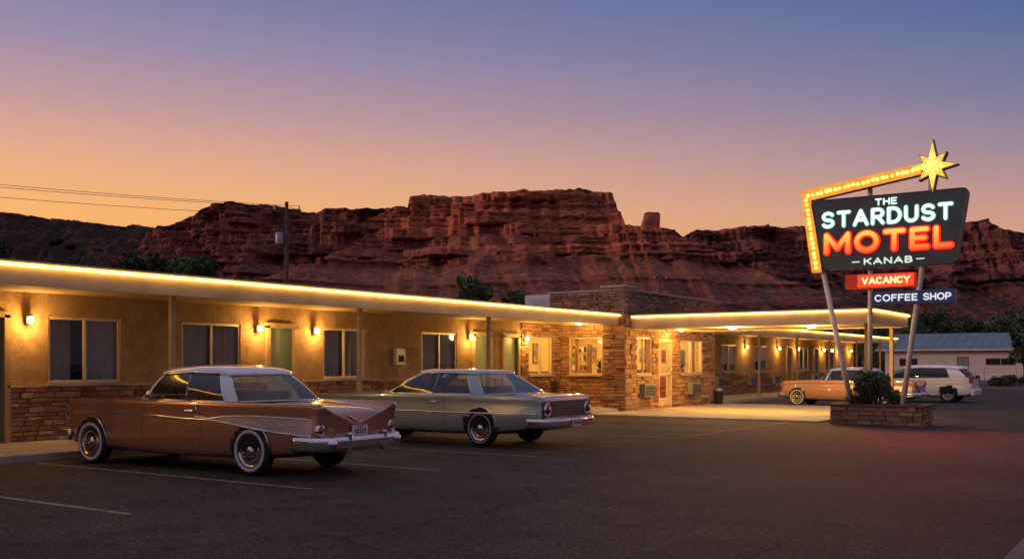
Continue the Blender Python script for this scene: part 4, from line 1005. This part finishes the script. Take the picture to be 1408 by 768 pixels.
polep=surf('pole_paint_cream',(.68,.60,.48),.5,.0,.2,4)
tube('pole',[(-7.70-ox,.0,3.9),(-6.95-ox,.0,.30)],.062,polep,SG,14)
tube('pole',[(-5.80-ox,.0,.30),(-5.34-ox,.0,3.75),(-5.12-ox,.0,5.9)],.062,polep,SG,14)
tube('pole',[(-6.56-ox,.12,.30),(-6.56-ox,.12,5.75)],.055,polep,SG,14)
def spot(loc,aim,e,ang,nm='added_red_spot'):
    ld=bpy.data.lights.new(nm,'SPOT'); ld.energy=e; ld.color=(1,.10,.07); ld.shadow_soft_size=.2; ld.spot_size=R(ang); ld.spot_blend=1
    lo=bpy.data.objects.new(nm,ld); link(lo,SG); lo.location=Vector(loc)-SG.location; lo.rotation_euler=(Vector(aim)-Vector(loc)).to_track_quat('-Z','Y').to_euler()
spot((-4.9,24.95,2.80),(-2.9,20.0,0),520,84); spot((-6.2,24.95,2.80),(-6.8,20.0,0),300,84)  # added red spots under the sign; the letters' emission barely reaches the asphalt
# planter
PLx0,PLx1,PLy0,PLy1=-7.35,-5.25,24.8,25.7
PL=empty('stone_planter',((PLx0+PLx1)/2,(PLy0+PLy1)/2,0),0,'low sandstone planter box around the sign poles','planter')
qx,qy=PL.location.x,PL.location.y
TT=[lambda a,n,z:(a-qx,PLy0-n-qy,z),lambda a,n,z:(PLx1+n-qx,a-qy,z),lambda a,n,z:(a-qx,PLy1+n-qy,z),lambda a,n,z:(PLx0-n-qx,a-qy,z)]
for i,(T_,a,b_) in enumerate([(TT[0],PLx0,PLx1),(TT[1],PLy0,PLy1),(TT[2],PLx0,PLx1),(TT[3],PLy0,PLy1)]):
    stone('stone_side',T_,a,b_,.0,.44,[],PL,seed=50+i,bh=(.08,.13),bl=(.18,.4),depth=.05)
boxes('rim',[((PLx0-qx-.07,PLy0-qy-.07,.44),(PLx1-qx+.07,PLy0-qy+.16,.49)),((PLx0-qx-.07,PLy1-qy-.16,.44),(PLx1-qx+.07,PLy1-qy+.07,.49)),((PLx0-qx-.07,PLy0-qy+.162,.44),(PLx0-qx+.16,PLy1-qy-.162,.49)),((PLx1-qx-.16,PLy0-qy+.162,.44),(PLx1-qx+.07,PLy1-qy-.162,.49))],stonem,PL)
soil=surf('soil',(.05,.035,.025),.95,0,.3,8,.6,30)
boxes('soil',[((PLx0-qx+.01,PLy0-qy+.01,.05),(PLx1-qx-.01,PLy1-qy-.01,.41))],soil,PL)
def spiky(loc,h_,n,label,mat,seed,spread=.5):
    rnd=random.Random(seed); pl=empty('desert_plant',loc,0,label,'plant'); V=[];F=[]
    for i in range(n):
        a=rnd.uniform(0,2*math.pi); el=rnd.uniform(.25,1.4); L=h_*rnd.uniform(.5,1.); w=rnd.uniform(.012,.028)
        base=Vector((rnd.uniform(-1,1)*spread*.4,rnd.uniform(-1,1)*spread*.3,0)); d=Vector((math.cos(a)*math.cos(el),math.sin(a)*math.cos(el),math.sin(el)))
        sd=Vector((-math.sin(a),math.cos(a),0))*w; k=len(V); dr=Vector((0,0,-.25*L*math.cos(el)))
        p0,p1,p2=base,base+d*L*.55,base+d*L+dr
        V+=[p0-sd,p0+sd,p1+sd*1.1,p1-sd*1.1,p2]; F+=[(k,k+1,k+2,k+3),(k+3,k+2,k+4)]
    M('leaves',V,F,mat,pl); return pl
def bush(loc,rx,rz,n,label,mat,seed,ls=.05,cat='bush',name='desert_bush'):
    rnd=random.Random(seed); pl=empty(name,loc,0,label,cat); V=[];F=[]; st_=[]
    cl=[(Vector((rnd.uniform(-.7,.7)*rx,rnd.uniform(-.5,.5)*rx,rnd.uniform(.3,.85)*rz)),rnd.uniform(.25,.5)*rx) for _ in range(11)]
    for c,r_ in cl: st_.append([Vector((c.x*.15,c.y*.15,0)),c*.6,c])
    for i in range(n):
        c,r_=rnd.choice(cl); d=Vector((rnd.gauss(0,1),rnd.gauss(0,1),rnd.gauss(0,1))).normalized()*r_*rnd.uniform(.4,1.1)
        p=c+d
        if p.z<.02: continue
        a=Vector((rnd.gauss(0,1),rnd.gauss(0,1),rnd.gauss(0,1))).normalized()*ls*rnd.uniform(.6,1.4); b_=a.orthogonal().normalized()*ls*.5; k=len(V)
        V+=[p-a,p+b_,p+a,p-b_]; F.append((k,k+1,k+2,k+3))
    M('leaves',V,F,mat,pl); tubes('branches',st_,.012,bark,pl,5); return pl
spiky((-6.75,25.1,.42),.60,120,'spiky dark leaved plant in the stone planter',leafd,5)
bush((-6.35,25.2,.42),.36,.86,1300,'olive leafy shrub in the stone planter',leafr,6,.045)
bush((-6.6,25.35,.42),.36,.90,1300,'green leafy shrub in the stone planter',leaf,16,.045)
bush((-6.0,25.4,.42),.25,.42,500,'small green shrub in the stone planter',leaf,8,.04)
# ---------------------------------------------------------------- small things by the lobby
def chair(loc,rz):
    c=empty('metal_chair',loc,rz,'dark metal lawn chair on the motel walkway','chair','walkway chairs')
    m_=surf('chair_metal',(.05,.03,.02),.4,.3) if 'chair_metal' not in MATS else MATS['chair_metal']
    box('seat',(-.24,-.24,.38),(.24,.24,.42),m_,c,.015); box('backrest',(-.24,.22,.42),(.24,.26,.85),m_,c,.015)
    for x_ in (-.22,.22):
        tube('leg',[(x_,-.25,0),(x_,-.24,.6),(x_,.22,.62)],.014,m_,c); tube('leg',[(x_,.28,0),(x_,.24,.4)],.014,m_,c)
chair((-15.9,25.1,.12),R(85)); chair((-15.9,26.3,.12),R(95))
bn=empty('rubbish_bin',(-14.0,33.9,.045),0,'small dark cylindrical rubbish bin beside the lobby wall','rubbish bin')
lathe('bin_body',[(0,0),(.13,0),(.15,.05),(.16,.46),(0,.46)],dark,bn,24,'Z'); lathe('lid',[(.165,.46),(.17,.49),(.1,.56),(0,.58)],metalgrey,bn,24,'Z')
# ---------------------------------------------------------------- utility poles
def upole(loc,h_,label,trans=True,rz=0):
    p=empty('utility_pole',loc,rz,label,'utility pole'); tube('pole',[(0,0,0),(0,0,h_*.5),(0,0,h_)],[.12,.10,.08],polem,p,12)
    box('crossarm',(-.62,-.05,h_-.42),(.62,.05,h_-.31),polem,p,.01)
    boxes('insulator',[((x_-.03,-.03,h_-.31),(x_+.03,.03,h_-.17)) for x_ in (-.56,.56)],clearlens,p)
    if trans: lathe('transformer',[(0,0),(.15,.01),(.17,.05),(.17,.48),(.13,.54),(0,.56)],metalgrey,p,20,'Z',(-.30,-.10,h_-1.90)); tube('transformer_bushing',[(-.30,-.10,h_-1.38),(-.24,-.06,h_-.9),(-.1,0,h_-.5)],.02,dark,p)
    return p
p1=W(-9.96,45); H1=8.6
upole((p1.x,p1.y,0),H1,'tall weathered wooden utility pole with a transformer behind motel',rz=R(34))
p2=W(-33,27.4); upole((p2.x,p2.y,0),8.6,'wooden utility pole carrying wires behind the motel',False,rz=R(34))
p3=W(13.1,90); upole((p3.x,p3.y,0),9.3,'distant wooden utility pole above the motel roof',False,rz=R(10))
wm=surf('wire_black',(.01,.01,.01),.6)
def wire(a,b_,sag):
    pts=[]
    for i in range(25):
        t_=i/24; p=Vector(a).lerp(Vector(b_),t_); p.z-=sag*4*t_*(1-t_); pts.append(p)
    o=tube('overhead_wire',pts,.010,wm,None,5); tag(o,'thin black overhead power wire between wooden poles','power line','overhead wires')
for dx,dz in ((-.56,-.18),(.56,-.18),(0,-.6)):
    c_=math.cos(R(34))*dx; s_=math.sin(R(34))*dx
    wire((p1.x+c_,p1.y+s_,H1+dz),(p2.x+c_,p2.y+s_,8.6+dz),.35)
wire((p1.x,p1.y,H1-.2),(p3.x,p3.y,9.1),1.0); wire((p1.x,p1.y,H1-1.0),(-20,40,3.2),.4)
# ---------------------------------------------------------------- trees
def tree(loc,h_,cr,n,label,mat,seed,ls=.22,trunk=.35):
    rnd=random.Random(seed); T_=empty('tree',loc,0,label,'tree'); cl=[]; limbs=[]
    tz=h_*trunk
    for i in range(16):
        a=rnd.uniform(0,6.28); rr_=cr*math.sqrt(rnd.random())*.85; zz=tz+(h_-tz)*rnd.uniform(.12,.9); rr_*=(1-.55*((zz-tz)/(h_-tz))**2)
        c=Vector((math.cos(a)*rr_,math.sin(a)*rr_,zz)); cl.append((c,rnd.uniform(.22,.42)*cr)); limbs.append([Vector((0,0,tz*.8)),Vector((c.x*.4,c.y*.4,tz+(c.z-tz)*.5)),c])
    tube('trunk',[(0,0,0),(.05,.02,tz*.5),(0,0,tz),(0,.05,h_*.7)],[h_*.03,h_*.025,h_*.02,h_*.008],bark,T_,8)
    for lb in limbs[:6]: tube('limb',lb,h_*.008,bark,T_,5)
    V=[];F=[]
    for i in range(n):
        c,r_=rnd.choice(cl); d=Vector((rnd.gauss(0,1),rnd.gauss(0,1),rnd.gauss(0,.8))).normalized()*r_*rnd.uniform(.45,1.12); p=c+d
        a=Vector((rnd.gauss(0,1),rnd.gauss(0,1),rnd.gauss(0,1))).normalized()*ls*rnd.uniform(.5,1.3); b_=a.orthogonal().normalized()*ls*.45; k=len(V)
        V+=[p-a,p+b_,p+a,p-b_]; F.append((k,k+1,k+2,k+3))
    M('crown',V,F,mat,T_)
def tr(L,D,h_,cr,n,label,mat,seed,ls=.2): 
    p=W(L,D); tree((p.x,p.y,0),h_,cr,n,label,mat,seed,ls)
tr(-21.6,60,8.1,2.0,3500,'leafy green tree behind the motel roof',leafd,1); tr(-19.7,61,8.7,2.2,3500,'leafy green tree behind the motel roof',leaf,2); tr(-18.2,60,7.9,1.5,2500,'leafy green tree behind the motel roof',leafd,22)
tr(-25.3,50,7.6,1.3,3000,'dark leafy tree at the edge behind motel',leafd,3); tr(-27.5,50,9.3,2.4,3500,'dark leafy tree at the edge behind motel',leafd,33)
tr(-3.1,70,7.7,1.5,2500,'small green tree behind the motel roof',leaf,4); tr(-2.0,71,7.0,1.2,2000,'small green tree behind the motel roof',leaf,5); tr(.3,75,7.3,1.3,2000,'small green tree behind the motel roof',leaf,6)
tr(.9,76,6.8,1.0,1500,'small green tree behind the motel roof',leaf,7)
for i,(px_,D,h_,c_) in enumerate([(1250,110,6.5,2.4),(1275,112,7.6,3),(1300,115,6.8,2.4),(1345,118,6.4,2.6),(1372,115,6.8,3),(1400,118,8.0,3),(1425,112,8,3),(1408,84,4.4,1.3),(1430,80,5.0,2.0),(1330,125,7.2,2.4),(1200,125,7,3)]):
    tr((px_-704)/1400*D,D,h_,c_,2200,'dark cottonwood tree beyond the blue roofed house',leafd if i%2 else leaf,40+i,.26)
for i,(L,D,r_) in enumerate([(31.5,66,.6),(33,67,.8),(34.6,66,.6),(36,68,.9)]):
    p=W(L,D); bush((p.x,p.y,0),r_,r_*.8,800,'dark scrub bush along the wire fence',leafd,70+i,.09)
# ---------------------------------------------------------------- house with blue roof
HB=empty('blue_roofed_house',(-16.8,99,0),0,'low white house with a muted blue metal gable roof','house')
hw=surf('house_wall',(.66,.60,.54),.8,0,.10,1); blu=surf('blue_metal_roof',(.12,.20,.24),.6,.0,.15,1)
T_=lambda a,n,z:(a,-n,z)
wallgrid('wall',T_,-7.5,7.5,0,2.8,[(-6.2,-4.6,1.2,2.0),(1.2,3.6,1.3,2.0),(-1.2,-.2,0.05,2.1)],hw,HB,.15)
boxes('wall',[((7.3,.15,0),(7.5,9,2.8)),((-7.5,.15,0),(-7.3,9,2.8)),((-7.3,8.85,0),(7.3,9,2.8))],hw,HB)
V=[(-8.2,-.9,2.75),(8.2,-.9,2.75),(8.2,4.5,4.35),(-8.2,4.5,4.35),(8.2,9.9,2.75),(-8.2,9.9,2.75)]
M('roof',V,[(0,1,2,3),(3,2,4,5)],blu,HB)
tubes('roof_seam',[[(-8.2+i*.82,-.9,2.76),(-8.2+i*.82,4.5,4.36)] for i in range(21)],.010,blu,HB,4)
M('gable',[(7.4,0,2.8),(7.4,9,2.8),(7.4,4.5,4.1),(-7.4,0,2.8),(-7.4,9,2.8),(-7.4,4.5,4.1)],[(0,1,2),(3,5,4)],hw,HB)
boxes('eave_board',[((-8.2,-.93,2.66),(8.2,-.903,2.78))],hw,HB)
for a,b_,z0,z1 in [(-6.2,-4.6,1.2,2.0),(1.2,3.6,1.3,2.0)]:
    boxes('window_frame',[((a,-.02,z0),(b_,.04,z0+.06)),((a,-.02,z1-.06),(b_,.04,z1)),(((a+b_)/2-.03,-.02,z0+.06),((a+b_)/2+.03,.04,z1-.06))],alu,HB); boxes('window_pane',[((a,.06,z0),(b_,.08,z1))],dark,HB)
boxes('door',[((-1.15,.03,.05),(-.25,.08,2.05))],doorm,HB)
fa=W(26,70); fb=W(50,66); FN=empty('wire_fence',fa,0,'grey wire fence with metal posts along the gravel','fence'); dv=fb-fa
for i in range(13):
    q=dv*(i/12); tube('post',[(q.x,q.y,0),(q.x,q.y,1.15)],.03,metalgrey,FN,6)
for z_ in (.15,.4,.65,.9,1.12): tube('rail',[(0,0,z_),(dv.x,dv.y,z_)],.012,metalgrey,FN,5)
# ---------------------------------------------------------------- mesas
def interp(pl,x):
    if x<=pl[0][0]: return pl[0][1]
    for i in range(len(pl)-1):
        if x<=pl[i+1][0]:
            a,b_=pl[i],pl[i+1]; return a[1]+(b_[1]-a[1])*(x-a[0])/(b_[0]-a[0])
    return pl[-1][1]
def ridged(x,y,z,o=4):
    s_=0;a=1;t_=0
    for i in range(o):
        s_+=a*(1-abs(noise.noise(Vector((x,y,z)))*2)); t_+=a; a*=.5; x*=2.1;y*=2.1;z*=2.1
    return s_/t_
def nz(x,y,z): return noise.noise(Vector((x,y,z)))
def quant(v,k,soft=.12):
    v*=k; f=math.floor(v); r_=v-f; r_=0 if r_<.5-soft else (1 if r_>.5+soft else (r_-.5+soft)/(2*soft)); return (f+r_)/k
def mesa(name,D0,sky_,prof,p0,p1,step,rows,mat,amp=1.,seed=0,rough=1.):
    N=int((p1-p0)/step); V=[];F=[]
    zmax=prof[-1][0]; zt=prof[2][0]
    for i in range(N+1):
        q=p0+step*i; L=(q-704)/1400*D0
        H=1.45+(500-interp(sky_,q))/1400*D0
        H+= rough*(quant(nz(L*.05,seed,0),4)*2.4+nz(L*.3,seed,3)*.8)
        H=max(H,2)
        def off(fz):
            d=interp(prof,fz)
            k=0
            while k<len(prof)-1 and fz>prof[k+1][0]: k+=1
            wob=nz(L*.006,seed+5,0)*48*amp
            big=quant(nz(L*.017,seed+2.3,.0),6)*46*amp
            if fz<zt:
                f_=fz/zt
                tal=nz(L*.011,fz*.014,seed)*20*amp+(ridged(L*.022+fz*.006,fz*.008,seed+4,4)-.5)*-34*amp*(.35+.65*f_)
                # thin ledges cropping out of the debris slope
                led=-6*amp*max(0,math.sin(fz*.42+nz(L*.01,1,seed)*4))**6
                return d+wob+big*f_*.8+tal+led+nz(L*.07,fz*.06,seed)*4.2*amp
            b_=k//2
            c=quant(nz(L*.04+b_*3.7,seed+b_*1.9,.5),5)*20*amp+nz(L*.12+b_*2.1,seed+b_*2.3,1.5)*7*amp
            lay=nz(L*.012,fz*.55,seed+2)*4.0*amp+nz(L*.22,fz*.25,seed)*2.2*amp
            return d+wob+big+c+lay
        for j in range(rows+1):
            z_=H*j/rows
            V.append(W(L,D0+off(z_)+13*amp,z_ if j else -3))
        top=off(H)+13
        for jj,(back,dz) in enumerate(((25,.5),(120,1.0),(400,-6))):
            V.append(W(L,D0+top+back,H+dz+nz(L*.05,jj,seed)))
    K=rows+4
    for i in range(N):
        for j in range(K-1): F.append((i*K+j,(i+1)*K+j,(i+1)*K+j+1,i*K+j+1))
    o=M(name,V,F,mat,None,False); o['kind']='structure'; return o
rockC=rock('mesa_rock',1.65,.6,118,tint=(1,1.0,.92)); rockB=rock('mesa_rock_far',1.05,.95,150,.8,(.94,.97,1.08)); rockA=rock('far_ridge_rock',.62,1.5,220,.6,(.85,1,1.25)); rockE=rock('east_ridge_rock',.95,.95,150,.8,(.9,.98,1.2))  # bluish tints put distance haze into the rock colour of the farther ridges
skyC=[(300,455),(380,425),(430,396),(470,372),(500,345),(508,322),(512,303),(530,292),(560,288),(564,271),(585,267),(630,271),(700,275),(735,274),(762,266),(805,266),(838,272),(842,284),(845,304),(849,322),(878,329),(906,334),(914,339),(940,354),(962,372),(1000,394),(1045,416),(1100,437),(1180,460)]
profC=[(0,-270),(28,-165),(62,-90),(68,-88),(69,-78),(75,-74),(76,-62),(83,-59),(84,-51),(91,-49),(92,-45),(100,-43),(101,-36),(109,-34),(110,-30),(125,-28)]
mesa('mesa',700,skyC,profC,300,1180,.85,96,rockC,.8,1,.6)
skyB=[(150,420),(185,372),(200,345),(207,324),(235,312),(262,299),(290,287),(330,282),(390,286),(440,292),(500,294),(560,296),(640,300),(700,330)]
profB=[(0,-330),(40,-190),(92,-96),(100,-92),(101,-80),(110,-76),(111,-66),(122,-62),(123,-54),(134,-51),(135,-42),(146,-40),(147,-35),(170,-32)]
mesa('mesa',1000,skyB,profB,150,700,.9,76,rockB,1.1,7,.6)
skyA=[(-500,250),(-300,262),(-120,285),(0,293),(50,297),(100,304),(150,314),(205,318),(260,325),(420,345)]
profA=[(0,-500),(60,-330),(160,-130),(168,-120),(172,-100),(210,-40),(240,-20),(300,0)]
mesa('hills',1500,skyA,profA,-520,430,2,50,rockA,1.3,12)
skyE=[(820,400),(880,352),(905,342),(930,332),(945,324),(965,321),(1000,320),(1060,318),(1110,317),(1180,322),(1260,316),(1325,311),(1340,326),(1352,327),(1380,332),(1408,325),(1500,318),(1650,300),(1800,320),(1900,330)]
profE=[(0,-420),(35,-240),(82,-112),(90,-108),(91,-92),(101,-86),(102,-74),(113,-70),(114,-60),(126,-56),(127,-44),(140,-41),(141,-36),(165,-32)]
mesa('mesa',1100,skyE,profE,820,1900,1.1,68,rockE,1.4,21,.5)
skyF=[(880,440),(980,425),(1080,410),(1160,402),(1260,418),(1350,425),(1420,420),(1600,410),(1800,430)]
profF=[(0,-160),(14,-90),(45,0),(50,5),(60,10)]
mesa('hills',560,skyF,profF,880,1800,2.,30,rock('foothill_rock',.95,1.0,60),.7,31)
# rock spire on the shoulder
V=[];F=[];n=20;prs=[(60,14,11),(72,9.5,8),(79,6.4,5.4),(84,5.4,4.6),(88,5.8,4.8),(92.5,5.4,4.5),(95.2,4.9,4),(96.4,3.8,3.2),(96.6,.5,.5)]
for j,(z_,rx,ry) in enumerate(prs):
    for k in range(n):
        a=2*math.pi*k/n; f_=1+.16*nz(math.cos(a)*1.5,math.sin(a)*1.5,z_*.3); ca,sa=math.cos(a),math.sin(a)
        ca=math.copysign(abs(ca)**.5,ca); sa=math.copysign(abs(sa)**.5,sa)
        V.append(W(87.0+ca*rx*f_+(.8 if z_>90 else 0),640+sa*ry*f_,z_+(.9*nz(ca,sa,9) if j>4 else 0)))
for j in range(len(prs)-1):
    for k in range(n): F.append((j*n+k,j*n+(k+1)%n,(j+1)*n+(k+1)%n,(j+1)*n+k))
F.append(tuple((len(prs)-1)*n+k for k in range(n)))
o=recalc(M('rock_spire',V,F,rockC)); tag(o,'red sandstone rock spire on the mesa shoulder','rock')
V=[];F=[];rnd=random.Random(99)
for i in range(9000):
    D=rnd.uniform(140,480); L=rnd.uniform(-.6,.75)*D; p=W(L,D,0); s_=rnd.uniform(.6,2.0)
    for q in range(2):
        a=Vector((rnd.gauss(0,1),rnd.gauss(0,1),abs(rnd.gauss(0,1)))).normalized()*s_; b_=a.orthogonal().normalized()*s_*.7; c=p+Vector((rnd.uniform(-1,1),rnd.uniform(-1,1),s_*.6)); k=len(V)
        V+=[c-a,c+b_,c+a,c-b_]; F.append((k,k+1,k+2,k+3))
o=M('scrub',V,F,leafd); o['kind']='stuff'; o['label']='dark desert scrub below the mesas'
# ---------------------------------------------------------------- camera
cd=bpy.data.cameras.new('camera'); cd.sensor_width=36; cd.lens=36*1400/1408; cd.shift_y=116/1408; cd.clip_end=9000; cd.clip_start=.1
co=bpy.data.objects.new('camera',cd); link(co); co.location=(0,0,1.45); co.rotation_euler=(math.pi/2,0,math.atan2(.558,.830)); S.camera=co
S.view_settings.view_transform='Standard'; S.view_settings.look='None'; S.view_settings.exposure=0
